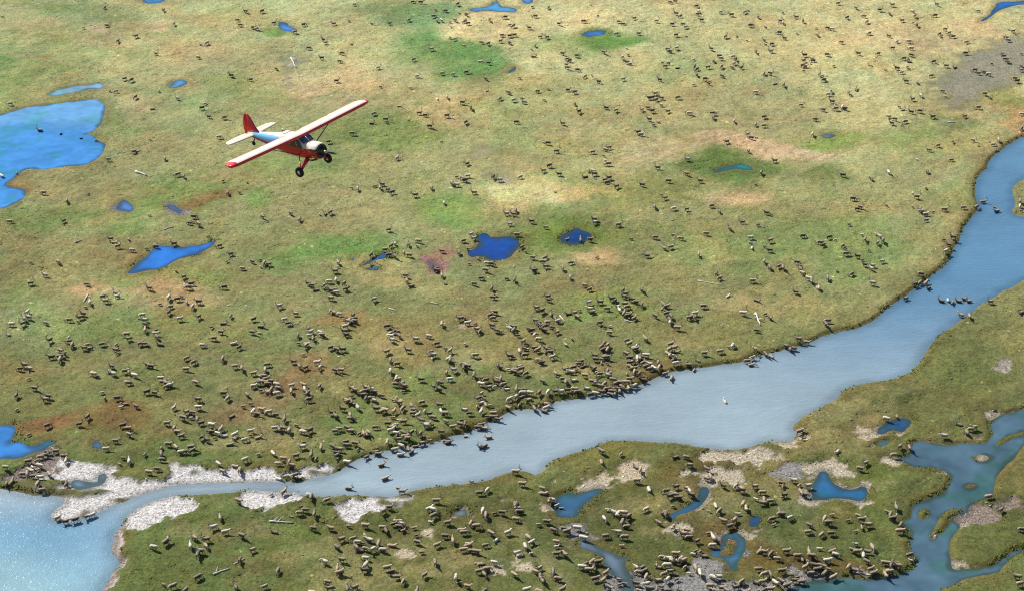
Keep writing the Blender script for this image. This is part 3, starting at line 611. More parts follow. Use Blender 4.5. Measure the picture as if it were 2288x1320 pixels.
rud = [(-8.75, 1.89), (-8.95, 1.80), (-9.14, 1.48), (-9.26, 1.05), (-9.28, .55), (-9.2, .10), (-9.0, -.10), (-8.85, -.08), (-8.75, .1)]
fixn(mesh_obj('rudder', *slab(rud, .08, 'xz'), RED, fn))
tw = bpy.data.objects.new('tail_wheel', None); COL.objects.link(tw); tw.parent = plane; tw.location = (-8.45, 0, -.62)
fixn(mesh_obj('tyre', *lathe([(-.05,.05),(-.07,.12),(-.04,.17),(.04,.17),(.07,.12),(.05,.05)], 16), RUB, tw))
fixn(mesh_obj('tail_wheel_fork', *tube([(.35, 0, .55), (.1, 0, .25), (0, .0, .08)], [.05, .05, .035], 8), BLK, tw))
fixn(mesh_obj('exhaust_pipe', *tube([(-1.0, -.28, -.60), (-1.5, -.30, -.80), (-2.1, -.30, -.86)], .07, 10), BLK, plane))
fixn(mesh_obj('antenna', *tube([(-4.5, 0, .88), (-4.6, 0, 1.12), (-4.75, 0, 1.2)], [.05, .035, .02], 8), WHT, plane))
fixn(mesh_obj('roof_hatch', *slab([(-4.05, -.28), (-4.05, .28), (-4.5, .24), (-4.5, -.24)], .1, 'xy', .98), WHT, plane))

# ------------------------------------------------------------------ driftwood
t = NT('weathered_wood'); g = t.n('ShaderNodeTexCoord').outputs['Object']
mp = t.n('ShaderNodeMapping'); mp.inputs['Scale'].default_value = (1.2, 12, 12); t.l(g, mp.inputs[0])
rgb = t.n('ShaderNodeRGB'); rgb.outputs[0].default_value = (.62, .58, .50, 1)
t.l(t.scale(rgb.outputs[0], t.rng(t.noise(1.0, 4, .7, mp.outputs[0]), .3, .7, .7, 1.2)), t.p.inputs['Base Color']); t.p.inputs['Roughness'].default_value = .85
WOOD = t.m
LOGS = [(602,1161,656,1165,.17,2,'two limbed bleached driftwood log below the river gravel'),(1559,627,1611,637,.10,0,'long straight bleached pole lying on the right of the meadow'),
 (1688,700,1699,726,.22,3,'bright white branched driftwood stump near the upper river bank'),(196,655,186,673,.14,1,'pale stick standing out above the left caribou cluster'),(508,679,538,680,.12,0,'pale straight log on the left meadow'),
 (869,687,885,692,.13,0,'short pale log left of two in the mid meadow'),(963,675,980,678,.12,0,'short pale log below the pink mud'),(1395,713,1415,718,.12,0,'pale log amid the caribou above the river'),
 (303,382,328,392,.24,0,'thick white log right of the upper left lake'),(366,513,388,506,.12,0,'pale log above the long slanted pond'),(167,541,184,536,.11,0,'thin pale log on the far left meadow'),
 (1251,703,1262,716,.14,0,'short white log left of the pale log amid the caribou'),(2118,273,2147,273,.16,1,'white log on the grass below the grey marsh'),(476,1278,512,1266,.15,1,'pale driftwood trunk on the grass at the lower left'),
 (523,1257,546,1243,.10,0,'thin pale branch right of the lower left trunk'),(650,130,660,152,.2,2,'bleached tangled driftwood above the plane wing')]
for (u0, v0, u1, v1, r, nb, label) in LOGS:
    a, b = ground(u0, v0, .4), ground(u1, v1, .4)
    z0, z1 = height(*a)[0]+r*.8, height(*b)[0]+r*.8
    c = Vector((a[0], a[1], z0)); d = Vector((b[0], b[1], z1))-c; n = 7
    side = d.cross(Vector((0, 0, 1))).normalized(); L = d.length
    pts = [c+d*(i/(n-1))+side*random.uniform(-.03, .03)*L*.6 for i in range(n)]
    pts = [Vector((p.x, p.y, max(p.z, height(p.x, p.y)[0]+r*.6))) for p in pts]
    V, F = tube([p-c for p in pts], [r*(1.15-.6*i/(n-1))*random.uniform(.85, 1.12) for i in range(n)], 7)
    for k in range(nb):
        s = random.uniform(.15, .6); p = pts[1+k % (n-2)]-c; e = p+d.normalized()*random.uniform(.4, 1.0)*min(L, 3)*.4+side*random.choice((-1, 1))*random.uniform(.5, 1.0)*min(L, 3)*.45+Vector((0, 0, random.uniform(.1, .6)))
        v2, f2 = tube([p, p.lerp(e, .5)+Vector((0, 0, .06)), e], [r*.6, r*.4, r*.18], 6); o = len(V); V += v2; F += [tuple(i+o for i in f) for f in f2]
    lg = fixn(mesh_obj('driftwood_log', V, F, WOOD)); lg.location = c
    tag(lg, label, 'log', 'bleached driftwood on the tundra')

# ------------------------------------------------------------------ caribou
def blob_rings(path, n=10):
    rings = []
    P = [Vector((a[0], a[4] if len(a) > 4 else 0, a[1])) for a in path]
    for i, a in enumerate(path):
        d = (P[min(i+1, len(P)-1)]-P[max(i-1, 0)]).normalized()
        s = Vector((0, 1, 0)); s = (s-d*s.dot(d)).normalized(); up = s.cross(d)*-1
        rings.append([P[i]+s*math.cos(2*math.pi*k/n)*a[2]+up*math.sin(2*math.pi*k/n)*a[3] for k in range(n)])
    return ring_loft(rings)
TRUNK = [(-.82,.93,.05,.06),(-.76,.90,.17,.21),(-.56,.88,.24,.28),(-.30,.83,.27,.32),(0,.80,.28,.34),(.26,.82,.26,.33),(.46,.88,.22,.31)]
HEADS = {'up': [(.60,1.08,.15,.21),(.74,1.26,.12,.15),(.86,1.38,.10,.11),(1.00,1.34,.085,.095),(1.18,1.24,.055,.06),(1.24,1.21,.035,.035)],
 'level': [(.62,1.00,.15,.21),(.80,1.09,.12,.15),(.94,1.16,.10,.11),(1.08,1.12,.08,.09),(1.26,1.02,.055,.06),(1.31,.99,.035,.035)],
 'graze': [(.60,.90,.14,.17),(.76,.68,.11,.13),(.88,.46,.10,.11),(.97,.30,.08,.09),(1.06,.13,.055,.06),(1.08,.08,.035,.035)],
 'turn': [(.60,1.06,.13,.17,.04),(.70,1.18,.11,.13,.12),(.76,1.26,.10,.11,.24),(.80,1.22,.08,.09,.38),(.84,1.13,.055,.06,.52),(.85,1.1,.035,.035,.56)]}
CROWN = {'up': (.76,1.36,0), 'level': (.83,1.16,0), 'graze': (.81,.51,0), 'turn': (.67,1.25,.27)}
LEGSETS = {'stand': ((.40,.02),(.36,-.04),(-.56,.0),(-.50,.06)), 'walk': ((.40,.22),(.36,-.20),(-.56,-.22),(-.50,.20)), 'lie': None}
def remeshed(V, F, target):
    o = mesh_obj('proto', V, F, [])
    fixn(o)
    r = o.modifiers.new('r', 'REMESH'); r.mode = 'VOXEL'; r.voxel_size = .034
    s = o.modifiers.new('s', 'SMOOTH'); s.iterations = 2; s.factor = .5
    dg = bpy.context.evaluated_depsgraph_get(); n = len(o.evaluated_get(dg).to_mesh().polygons)*2
    d = o.modifiers.new('d', 'DECIMATE'); d.ratio = target/max(n, 1)
    dg = bpy.context.evaluated_depsgraph_get(); dg.update()
    me = bpy.data.meshes.new_from_object(o.evaluated_get(dg))
    v = np.array([x.co[:] for x in me.vertices]); f = [tuple(p.vertices) for p in me.polygons]
    bpy.data.objects.remove(o); return v, f
def caribou_shape(head, legs):
    # short coupled, deep bodied
    V, F = blob_rings(TRUNK+HEADS[head])
    def add(v2, f2):
        o = len(V); V.extend(v2); F.extend(tuple(i+o for i in f) for f in f2)
    add(*tube([(-.76,0,1.02),(-.88,0,.94),(-.9,0,.84)], [.06,.05,.02], 6))
    cx, cz, cy = CROWN[head][0], CROWN[head][1], CROWN[head][2]
    for s in (-1, 1): add(*tube([(cx-.01, cy+s*.06, cz-.08), (cx-.08, cy+s*.2, cz-.03)], [.05, .03], 6))
    if LEGSETS[legs]:
        for k, (x, sw) in enumerate(LEGSETS[legs]):
            s = 1 if k % 2 else -1; y = s*.13
            if k < 2: add(*tube([(x-.02,y*.9,.88),(x+.02+sw*.4,y,.52),(x+sw*.75,y,.28),(x+sw,y,.07),(x+.05+sw,y,.01)], [.12,.075,.048,.045,.055], 7))
            else: add(*tube([(x+.04,y*.9,.92),(x+.12+sw*.3,y,.64),(x-.10+sw*.6,y,.44),(x-.05+sw*.95,y,.07),(x+.01+sw,y,.01)], [.17,.11,.055,.046,.055], 7))
    else:
        for s in (-1, 1): add(*tube([(.36,s*.16,.75),(.55,s*.22,.66),(.36,s*.24,.62)], [.10,.06,.05], 7)); add(*tube([(-.5,s*.16,.82),(-.22,s*.27,.68),(-.5,s*.28,.63)], [.16,.09,.05], 7))
    v, f = remeshed(V, F, 430)
    v[:, 0] *= .90; v[:, 1] *= 1.22; v[:, 2] *= np.where(v[:, 2] > 0, .93, 1)
    if legs == 'lie': v[:, 2] -= .57
    return v, f
def antler_shape(k):
    V, F = [], []
    for s in (-1, 1):
        for pts, r in (([(0,.05,0),(-.16,.15,.22),(-.22,.27,.50),(-.10,.34,.78),(.08,.32,.95)], [.032,.03,.028,.026,.012]), ([(-.04,.08,.06),(.12,.10,.14),(.24,.08,.22)], [.025,.022,.01]),
                       ([(-.14,.14,.2),(.04,.2,.34),(.12,.2,.46)], [.024,.02,.01]), ([(-.15,.31,.70),(-.28,.36,.86)], [.022,.008])):
            v2, f2 = tube([Vector((a*k, s*b*k, c*k)) for a, b, c in pts], [q*(.6+.4*k) for q in r], 4); o = len(V); V += v2; F += [tuple(i+o for i in f) for f in f2]
    return np.array([tuple(v) for v in V]), F
KINDS = [('up','stand','standing'),('level','walk','walking'),('graze','stand','grazing'),('graze','walk','grazing'),('turn','stand','looking aside'),('up','lie','lying down')]
COATS = {'pale': (.46,.40,.31), 'tan': (.25,.175,.105), 'grey brown': (.155,.112,.074), 'dark': (.08,.055,.036)}
def coat_cols(v, c, lie):
    c = np.array(c); x, z = v[:, 0], v[:, 2]+(.57 if lie else 0)
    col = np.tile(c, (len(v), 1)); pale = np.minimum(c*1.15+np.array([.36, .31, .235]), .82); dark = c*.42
    def mixin(w, q):
        nonlocal col
        col = col*(1-w[:, None])+q*w[:, None]
    mixin(sm(-.60, -.78, x)*.8, pale)                                  # rump patch
    mixin(sm(.36, .60, x)*(1-sm(.80, .98, x))*.85, pale)               # neck and mane
    mixin(sm(.92, 1.08, x)*.7, dark)                                   # face
    mixin(sm(.62, .42, z)*(x < .62)*.75, dark)                         # legs
    mixin(sm(.10, .03, z)*(x < .62)*.5, dark*.4)
    mixin(sm(.96, .72, z)*(np.abs(x) < .62)*.88, dark)                  # dark flank stripe, with shade of the lower body painted in
    mixin(sm(.92, 1.08, z)*(x < .5)*.5, pale)                         # sunlit top of the back, painted into the coat
    return np.clip(col*(1+.10*vn(x*1.0, v[:, 1]+z, .16, 77))[:, None], .01, .85)
t = NT('caribou_coat'); gpos = t.n('ShaderNodeTexCoord').outputs['Object']
t.l(t.scale(t.attr('coat').outputs['Color'], t.rng(t.noise(9, 3, .7, gpos), .3, .7, .85, 1.15)), t.p.inputs['Base Color'])
t.p.inputs['Roughness'].default_value = .85; t.p.inputs['Sheen Weight'].default_value = .15; t.p.inputs['Specular IOR Level'].default_value = .2
COATM = t.m; VELVET = paint('antler_velvet', (.085, .058, .04), .8)
def coat_mesh(name, v, f, cols, mat):
    me = bpy.data.meshes.new(name); me.from_pydata(v.tolist(), [], f); me.update(); me.shade_smooth()
    at = me.color_attributes.new('coat', 'FLOAT_COLOR', 'POINT'); at.data.foreach_set('color', np.c_[cols, np.ones(len(cols))].ravel().astype(np.float32))
    me.materials.append(mat); return me
SHAPES = [caribou_shape(h, l) for h, l, _ in KINDS]
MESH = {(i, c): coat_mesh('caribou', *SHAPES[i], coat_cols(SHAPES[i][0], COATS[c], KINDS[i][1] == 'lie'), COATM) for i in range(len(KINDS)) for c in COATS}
ANT = {}
for nm, k in (('big', .95), ('small', .55)):
    v, f = antler_shape(k); me = bpy.data.meshes.new('antlers'); me.from_pydata(v.tolist(), [], f); me.update(); me.shade_smooth(); me.materials.append(VELVET); ANT[nm] = (me, v, f)
HERD = [
 (A3, '300,15 110,85 700,10 785,15 810,70 910,70 835,50 315,195 530,190 585,140 190,250 825,200 860,220 865,260 775,300 710,355 825,415 800,450 865,440 970,395 1080,345 1080,395 1085,435 1130,325 1180,350 1215,380 1280,345 1290,370 1240,375 1120,180 1165,75 1190,240 1215,270 1165,215 1325,20 1325,50 1330,75 1250,105 1290,110 1280,135 1320,150 1225,145 1350,180 1420,200 1445,215 1480,225 1420,240 1460,250 1500,260 1440,275 1395,230 1350,280 1385,295 1525,15 1680,45 1630,65 1695,105 1550,130 1575,265 1570,290 1640,295 1680,235 1540,320 1680,260 1055,500 1000,520 1645,440 1465,465 1490,500 1575,465 1605,500 430,405 440,435 350,345 375,370 320,375 270,405 300,395 240,425 190,435 265,465 250,485 215,470 205,500 180,520 150,520 230,540 270,550 330,530 40,490 40,590 75,575 250,600 285,630 420,570 440,590 385,810 435,835 500,825 580,800 615,790 1475,815 1430,875 1510,905 1620,930 1300,945 1355,935 1380,960 1380,1000 1275,995 1340,1035 1325,1055 1110,955 1110,975 1030,1020 1690,1020 1605,1095 1325,1205 1095,1255 1155,1270 1240,1300 1580,1280 1600,710', 0),
 (B3, '10,120 35,90 85,105 130,120 190,155 355,25 600,20 640,35 620,30 735,10 790,20 775,10 940,15 960,40 920,15 580,80 510,110 530,130 630,125 635,145 680,75 805,80 850,95 865,90 925,95 980,80 1040,60 1110,40 1230,60 1130,90 1060,90 1050,110 1085,125 1160,120 1190,150 1240,110 1270,130 1395,90 1430,125 1490,20 1530,20 1510,45 1480,75 1540,60 1570,70 1700,30 1690,80 1510,110 1590,110 1550,140 1590,140 1620,150 915,130 960,150 990,175 885,185 935,200 920,215 1110,170 1150,200 1180,200 1140,210 1275,185 1380,170 1370,200 1400,195 1320,215 1510,190 1530,205 1490,205 905,240 940,255 935,275 990,260 1000,280 1040,240 1070,240 1100,265 1120,275 1020,290 1070,320 1110,310 1165,290 1240,250 975,330 930,350 960,300 1290,300 1275,295 1405,255 1560,265 1530,325 1510,330 270,190 220,230 155,220 125,210 180,215 360,230 315,240 320,305 310,340 560,215 530,230 610,210 640,235 690,255 720,260 755,255 740,265 800,210 15,270 115,390 15,395 270,410 435,355 370,410 400,430 185,435 150,465 220,460 240,480 540,390 540,410 515,350 560,370 605,340 665,330 680,360 600,320 610,440 740,400 800,370 820,380 880,320 1020,345 1040,365 970,380 840,450 865,540 620,605 950,600 980,635 1445,575 150,540 260,535 100,650 185,640 360,670 370,690 475,710 235,800 290,790 330,775 390,800 300,745 120,890 385,880 500,880 620,860 735,865 895,750 850,780 1210,715 1165,765 1185,770 1190,805 1170,835 930,815 950,835 925,850 970,850 960,870 985,890 870,895 850,875 1060,870 1075,920 1285,845 1395,910 1380,880 1440,850 1480,870 1500,660 1550,640 1520,770 1540,800 1600,780 1650,780 1575,910 1610,945 1690,905 1270,930 1320,965 1420,980 1425,1000 1390,1020 1450,1030 1480,1040 1540,990 1215,990 1080,970 910,980 1110,1035 1200,1110 1600,1110 1490,1105 1510,1130 1550,1150 1500,1170 1530,1190 540,1005 570,955 650,950 730,935 680,975 710,980 670,1010 690,1025 735,1020 780,1025 820,990 850,1020 760,960 460,1105 575,1095 545,1150 560,1175 735,1080 735,1130 725,1160 145,1165 880,1140 905,1165 945,1200 985,1235 1130,1195 1340,1215 1360,1245 1420,1270 1310,1300 1530,1300 480,1240 490,1280 55,1270 635,1280 660,1275 690,1280 610,1285 380,1310 1075,1310', 0),
 (C3, '25,20 110,30 45,60 60,10 150,80 230,70 215,90 240,50 180,60 1430,20 600,385 600,445 730,395 830,460 860,490 840,560 1095,410 1170,420 1190,470 1310,490 1330,540 1305,550 1415,600 1500,600 1540,625 1630,600 1680,640 1640,680 1690,690 1680,710 25,520 70,600 205,630 210,650 270,690 250,700 300,720 330,735 30,710 40,750 20,730 50,770 30,820 235,840 180,855 280,895 350,885 370,905 440,880 480,945 920,610 1035,635 1090,660 1060,670 1120,680 1170,620 1190,635 1200,660 1080,730 1100,605 640,750 620,820 680,775 710,790 750,775 780,800 740,840 770,865 900,755 1015,770 1030,790 710,910 755,945 630,935 735,995 985,845 1080,875 1150,920 1170,895 1190,940 1240,970 1320,905 1350,945 1345,995 1260,1040 1230,1030 1215,1050 1290,1060 1365,735 1325,760 1390,765 1550,720 1570,750 1520,780 1420,830 1490,830 1460,870 1660,1030 1690,1045 110,940 130,970 15,1025 40,1040 90,1000 130,1040 300,970 300,1000 300,1050 350,1055 15,1190 185,1140 160,1170 190,1205 205,1230 275,1175 310,1215 100,1290 60,1305 185,1305 340,1290 490,1125 470,1140 540,1110 550,1150 520,1160 580,1110 560,1220 610,1235 630,1180 720,1215 720,1250 755,1245 650,1280 840,1150 870,1150 850,1175 890,1165 900,1205 930,1210 830,1250 900,1260 850,1290 920,1285 970,1120 985,1130 1010,1070 1050,1085 1080,1100 1040,1130 1100,1050 1130,1090 1150,1100 1110,1110 1020,1190 980,1220 1060,1170 1100,1180 1105,1220 1160,1140 1190,1180 1230,1150 1260,1185 1000,1270 970,1290 1050,1300 1110,1280 1040,1230 1350,1215 1385,1210 1330,1270 1410,1285 1520,1250 1540,1245 1500,1280 1640,1240 1680,1250 1650,1300 1690,1300 1655,1165 1690,1200 1370,1305 1570,1300 1440,1300', 0),
 (D3, '865,130 800,150 1280,190 1360,230 1380,220 1330,250 1180,275 215,235 240,285 465,370 845,395 885,345 950,345 620,485 655,455 175,560 90,580 100,600 210,590 220,640 270,600 250,660 110,660 100,670 20,700 75,770 90,790 30,820 40,855 150,815 280,865 270,910 430,795 380,825 410,850 360,925 425,915 540,830 610,805 630,830 590,900 630,880 670,870 860,755 800,770 820,800 840,825 890,870 885,910 1480,680 1560,770 1700,905 590,990 570,1040 600,1050 665,1050 640,1075 700,1020 345,1025 275,1050 295,1080 200,1080 230,1100 125,1045 20,1060 65,1095 430,1050 455,1070 375,1095 400,1110 275,1130 250,1155 310,1140 330,1165 290,1180 360,1150 380,1185 410,1160 440,1210 95,1175 15,1200 90,1235 200,1205 230,1240 180,1230 50,1250 130,1265 540,1155 580,1165 625,1165 665,1120 690,1165 710,1185 680,1190 790,1170 790,1120 830,1125 860,1115 820,1175 870,1145 790,1195 950,1070 960,1100 1670,1220 1690,1270 20,1290', 0),
 (A2, '65,150 425,150 445,10 1000,115 1300,130 1290,160 1330,180 1270,170 1395,250 1165,300 740,275 765,290 860,270 790,325 885,345 980,330 1045,315 1470,315 1545,380 1520,430 1625,480 1690,430 205,425 390,425 300,510 205,565 580,570 690,655 710,685 770,630 785,650 1000,605 1180,485 1230,530 1280,575 1260,600 1500,595 1130,665 1215,655 1190,675 1250,690 1330,690 1140,720 1130,755 1290,720 1205,795 1070,695 1330,785 1545,780 1495,820 1415,845 1480,885 1430,925 1355,965 1565,950 1600,980 180,755 190,790 75,830 150,830 160,800 50,890 305,820 600,690 570,715 555,765 510,770 540,785 460,800 520,810 330,935 455,915 460,940 480,970 585,965 600,980 560,985 680,960 845,900 860,930 775,960 780,985 770,1000 785,1020 965,960 990,970 940,960 950,775 965,800 970,830 970,870 1045,865 1040,890 1050,915 1070,955 400,1005 420,1030 400,1045 400,1070 340,1045 160,1100 130,1125 195,1120 190,1190 230,1260 625,1165 650,1175 745,1110 740,1140 755,1160 840,1145 860,1150 900,1175 850,1210 860,1230 985,1100 1010,1110 1075,1190 1090,1220 1120,1230 1110,1250 1140,1240 985,1290 1035,1295 1245,1055 1295,1085 1245,1130 1310,1225 1490,1060 1575,1110 1620,1130 1700,1160 1700,1245 1500,1300 1655,1305 680,1290 1690,885 1700,800 105,1310 320,1315', 0),
 (B2, '45,130 230,100 290,140 425,100 465,95 495,90 1260,20 1680,100 1700,75 1700,175 890,215 930,300 905,315 865,340 1090,290 1080,320 1020,310 990,355 1025,380 890,375 930,385 770,375 1440,240 1460,265 1390,280 1420,330 1360,360 1245,350 1490,395 1430,430 1550,430 1580,435 1540,480 1205,470 1210,480 1245,515 1000,520 1010,555 1040,580 1270,565 1460,570 1510,530 1680,530 550,430 550,455 530,490 25,420 55,445 85,450 30,465 350,580 375,590 400,610 490,560 450,590 480,610 500,620 530,610 540,630 535,550 600,610 590,580 500,665 790,670 155,715 265,765 215,825 190,800 30,840 20,880 500,745 520,755 560,770 590,790 610,810 640,800 630,820 660,810 650,775 600,850 590,880 605,900 350,860 365,885 360,910 380,930 400,940 430,890 440,905 340,965 330,980 280,905 285,955 500,990 540,1005 580,1005 315,1030 250,1080 290,1115 330,1125 410,1090 425,1125 530,1145 570,1140 75,1100 60,1135 1580,600 1605,640 1590,660 1600,765 1570,780 1590,800 1370,800 1400,795 1420,830 1470,830 1480,870 1500,885 1610,880 1640,885 1700,870 1690,850 1580,850 1245,840 880,850 905,880 940,870 900,915 940,890 960,915 910,940 1160,915 1070,940 875,1020 900,1075 945,1100 1020,1015 1210,970 1170,1025 1190,1045 1180,1060 1400,965 1270,1000 1300,1020 1290,1070 1300,1080 1470,1045 1380,1100 1400,1110 1420,1120 1390,1130 1325,1145 1275,1165 1340,1160 1620,1110 1640,1120 1700,1050 1690,1130 1700,1145 1460,1180 1510,1190 1540,1210 1620,1190 1640,1200 1610,1220 1600,1250 1510,1240 1560,1260 1660,1240 900,1150 920,1180 940,1190 950,1210 935,1240 975,1240 990,1255 985,1280 1105,1210 1235,1230 1300,1205 1200,1255 1225,1270 1510,1305 1680,1270 20,1170 50,1180 70,1200 30,1200 15,1225 80,1230 60,1220 100,1210 140,1240 150,1260 100,1275 80,1280 60,1270 140,1300 30,1275 240,1245 235,1285 320,1240 325,1270 330,1290 345,1305 425,1250 640,1265 660,1280 740,1260 740,1280 770,1270 700,1290 720,1305 790,1285 840,1310 640,1310', 0),
 (C2, '25,80 10,105 130,150 225,190 1025,10 955,65 1085,75 1170,80 1390,95 1340,55 1545,165 1650,185 1705,105 1460,210 1600,270 1600,300 1610,330 1690,320 1690,430 1080,240 1130,275 960,265 1300,240 1065,330 1020,335 800,270 715,180 550,140 555,160 575,150 370,260 460,275 525,275 65,325 95,355 140,400 220,400 210,430 225,455 395,435 340,475 140,465 150,480 570,390 905,385 1250,385 1370,505 1390,535 1615,555 15,545 35,240 390,530 490,585 520,610 1450,645 1640,680 745,615 760,640 750,660 870,615 240,655 245,680 165,730 200,750 515,700 530,720 590,695 670,675 690,685 520,745 540,760 450,745 420,770 440,790 380,765 640,740 800,680 830,695 870,710 755,710 770,730 710,725 720,750 750,770 790,770 820,800 780,785 1015,710 1040,720 1010,740 1035,770 1065,790 960,790 1285,720 1205,780 1190,795 1225,795 1230,770 1060,830 1110,865 1055,815 590,830 620,850 655,845 655,890 155,810 175,830 210,830 240,825 200,855 215,870 190,845 290,800 310,815 260,765 270,860 300,890 110,865 130,880 10,860 10,885 40,915 150,910 180,940 75,960 90,985 80,1000 100,1000 400,935 360,970 50,1020 90,1050 10,1055 150,1000 175,1015 230,1000 225,1020 260,1030 240,1010 190,1070 200,1095 180,1085 270,1060 50,1110 60,1140 20,1145 90,1170 15,1160 615,970 640,980 600,990 625,1005 640,1010 610,1010 555,1045 620,1050 635,1060 600,1065 600,1090 640,1095 560,1070 440,1075 460,1090 475,1110 450,1100 770,950 790,970 830,1010 820,1000 765,1040 790,1070 895,935 1065,975 1060,1015 1090,1010 1100,1025 1045,1050 1070,1060 1090,1070 1550,770 1700,770 1640,885 1480,990 1395,1030 1450,995 1290,1045 1245,1080 1630,1010 1610,1060 1580,1080 1605,1100 1660,1040 1700,1035 1100,1110 1170,1100 1220,1135 1190,1115 1030,1165 1070,1190 860,1075 900,1060 890,1080 840,1080 820,1100 880,1110 920,1115 940,1125 930,1145 950,1140 900,1130 980,1105 985,1140 790,1100 790,1135 820,1150 820,1170 770,1180 850,1190 885,1210 550,1140 570,1160 540,1130 590,1180 575,1195 640,1160 650,1180 640,1190 410,1130 450,1150 360,1145 400,1160 490,1195 415,1220 310,1190 340,1220 360,1240 205,1230 310,1280 290,1300 330,1300 60,1290 90,1280 30,1285 75,1310 420,1285 400,1295 440,1300 370,1290 460,1290 540,1235 570,1240 600,1260 620,1250 680,1225 710,1230 690,1250 730,1240 770,1240 740,1260 790,1220 700,1270 640,1275 670,1285 720,1280 760,1270 600,1290 560,1295 530,1305 620,1300 660,1300 500,1270 690,1295 780,1260 820,1250 240,1310 120,1310 180,1310', 0),
 (D2, '570,10 620,60 600,75 795,45 970,50 1020,70 1030,80 1060,95 1110,80 1185,75 1310,70 1400,55 1445,15 1520,45 1535,75 1690,20 1690,50 1700,75 1065,140 545,180 20,110 235,255 630,245 650,280 720,235 750,255 770,285 735,300 410,265 450,280 350,300 370,315 500,325 520,345 525,375 600,390 630,410 680,345 765,420 650,450 700,455 690,475 460,480 400,540 560,510 85,445 100,475 70,465 10,470 195,435 210,460 215,485 230,510 275,545 290,560 330,590 340,605 185,630 700,580 1180,285 1210,320 1240,270 1190,365 1025,515 985,575 1020,560 1080,590 1060,560 925,660 1165,675 1210,670 1240,685 1280,675 1320,660 1350,675 1295,775 1350,795 1490,700 1700,755 15,285 10,355 15,800 400,825 385,850 265,955 205,950 125,985 170,995 150,1000 25,1045', 0),
 (A1, '15,98 65,685 560,180 715,165 700,45 1095,60 1165,155 910,240 790,270 1045,350 1345,290 1385,285 1330,385 835,520 880,530 735,600 775,605 905,640 1065,600 1190,655 1020,715 1550,510 1680,530 1400,785 1505,790 1470,920 1005,920 895,1000 920,990 1105,1055 725,1055 265,855 405,875 540,905 640,920 110,1140 1190,1165 1230,1175 1495,1210 1655,1210 1605,1280 1525,1290 290,1280 590,1280 1645,65 1590,125 1610,160 1700,180 10,1160 1375,690 1355,720', 0),
 (B1, '40,65 5,185 120,145 320,160 260,210 450,260 465,280 355,315 640,280 575,345 560,400 440,380 820,440 135,460 540,535 660,25 625,130 775,150 895,150 520,150 1025,130 1055,390 1175,320 1395,295 1300,245 1330,255 1510,280 1555,290 1215,130 1200,55 1270,65 1350,20 1300,140 1335,130 1310,170 1400,135 1420,150 1245,130 1190,100 1410,90 1365,80 1565,125 1670,105 1650,230 1640,270 1700,280 1700,235 1505,405 1560,420 1245,485 1320,490 1410,475 1080,500 835,565 1035,575 960,700 1215,650 1280,640 1385,680 1440,715 1540,520 1550,590 1635,650 1690,610 1095,750 1135,765 1280,770 1405,810 1025,800 1165,840 1245,935 790,760 775,815 870,800 880,820 645,890 485,940 945,1040 190,875 1415,1080 1345,1165 1380,1180 1420,1165 1400,1195 1310,1215 1345,1225 1175,1240 1065,1290 1460,1275 1590,1170 1635,1190 640,1235 680,1245 795,1225 845,1215 830,1240 880,1250 910,1270 1050,8 1105,12 1700,155', 0),
 (C1, '135,35 245,40 155,95 315,150 115,180 10,165 15,230 190,240 235,245 480,135 530,25 575,95 715,135 745,150 700,215 850,215 820,115 970,135 1060,10 1095,5 1100,85 1130,100 1075,155 1145,155 1165,175 1250,70 1245,90 1270,130 1235,35 1400,75 1470,95 1585,65 1560,80 1650,110 1600,170 1100,230 1170,235 1430,240 1505,230 1575,265 1690,265 1700,290 155,300 130,325 145,370 340,355 435,365 370,390 385,400 365,430 370,450 440,460 490,500 535,490 580,540 615,340 770,310 780,350 740,370 770,400 795,410 745,515 1045,320 1060,330 1105,310 1010,400 1050,410 1030,430 1110,435 990,520 1220,380 1225,430 1240,450 1315,440 1350,400 1390,370 1400,385 1480,375 1500,390 1490,415 1520,430 1540,445 1475,440 1335,320 1635,345 1405,440 1240,485 1295,520 1320,545 1410,500 1220,555 1690,490 1700,180 50,520 170,600 245,585 375,595 420,610 70,650 80,670 10,660 215,655 420,685 450,735 630,715 695,735 960,620 980,630 1000,650 920,650 940,645 970,660 870,730 910,715 940,735 1000,695 1045,735 1110,645 1170,735 1190,750 1345,745 1350,775 1635,610 1690,765 1490,800 1635,815 1690,825 920,795 980,800 950,830 845,880 865,895 1580,885 1605,910 1640,900 1440,940 1585,1005 30,800 85,830 340,815 215,930 240,945 300,1000 540,1010 650,980 630,995 615,1035 625,1070 645,1095 250,1100 210,1130 315,1160 55,1170 515,1135 545,1140 550,1160 560,1180 490,1170 620,1200 650,1190 640,1215 285,1260 870,1240 1050,1215 975,1125 1170,1165 1175,1065 1260,1210 1670,1150 1635,1235 1000,1300 700,1250', 0),
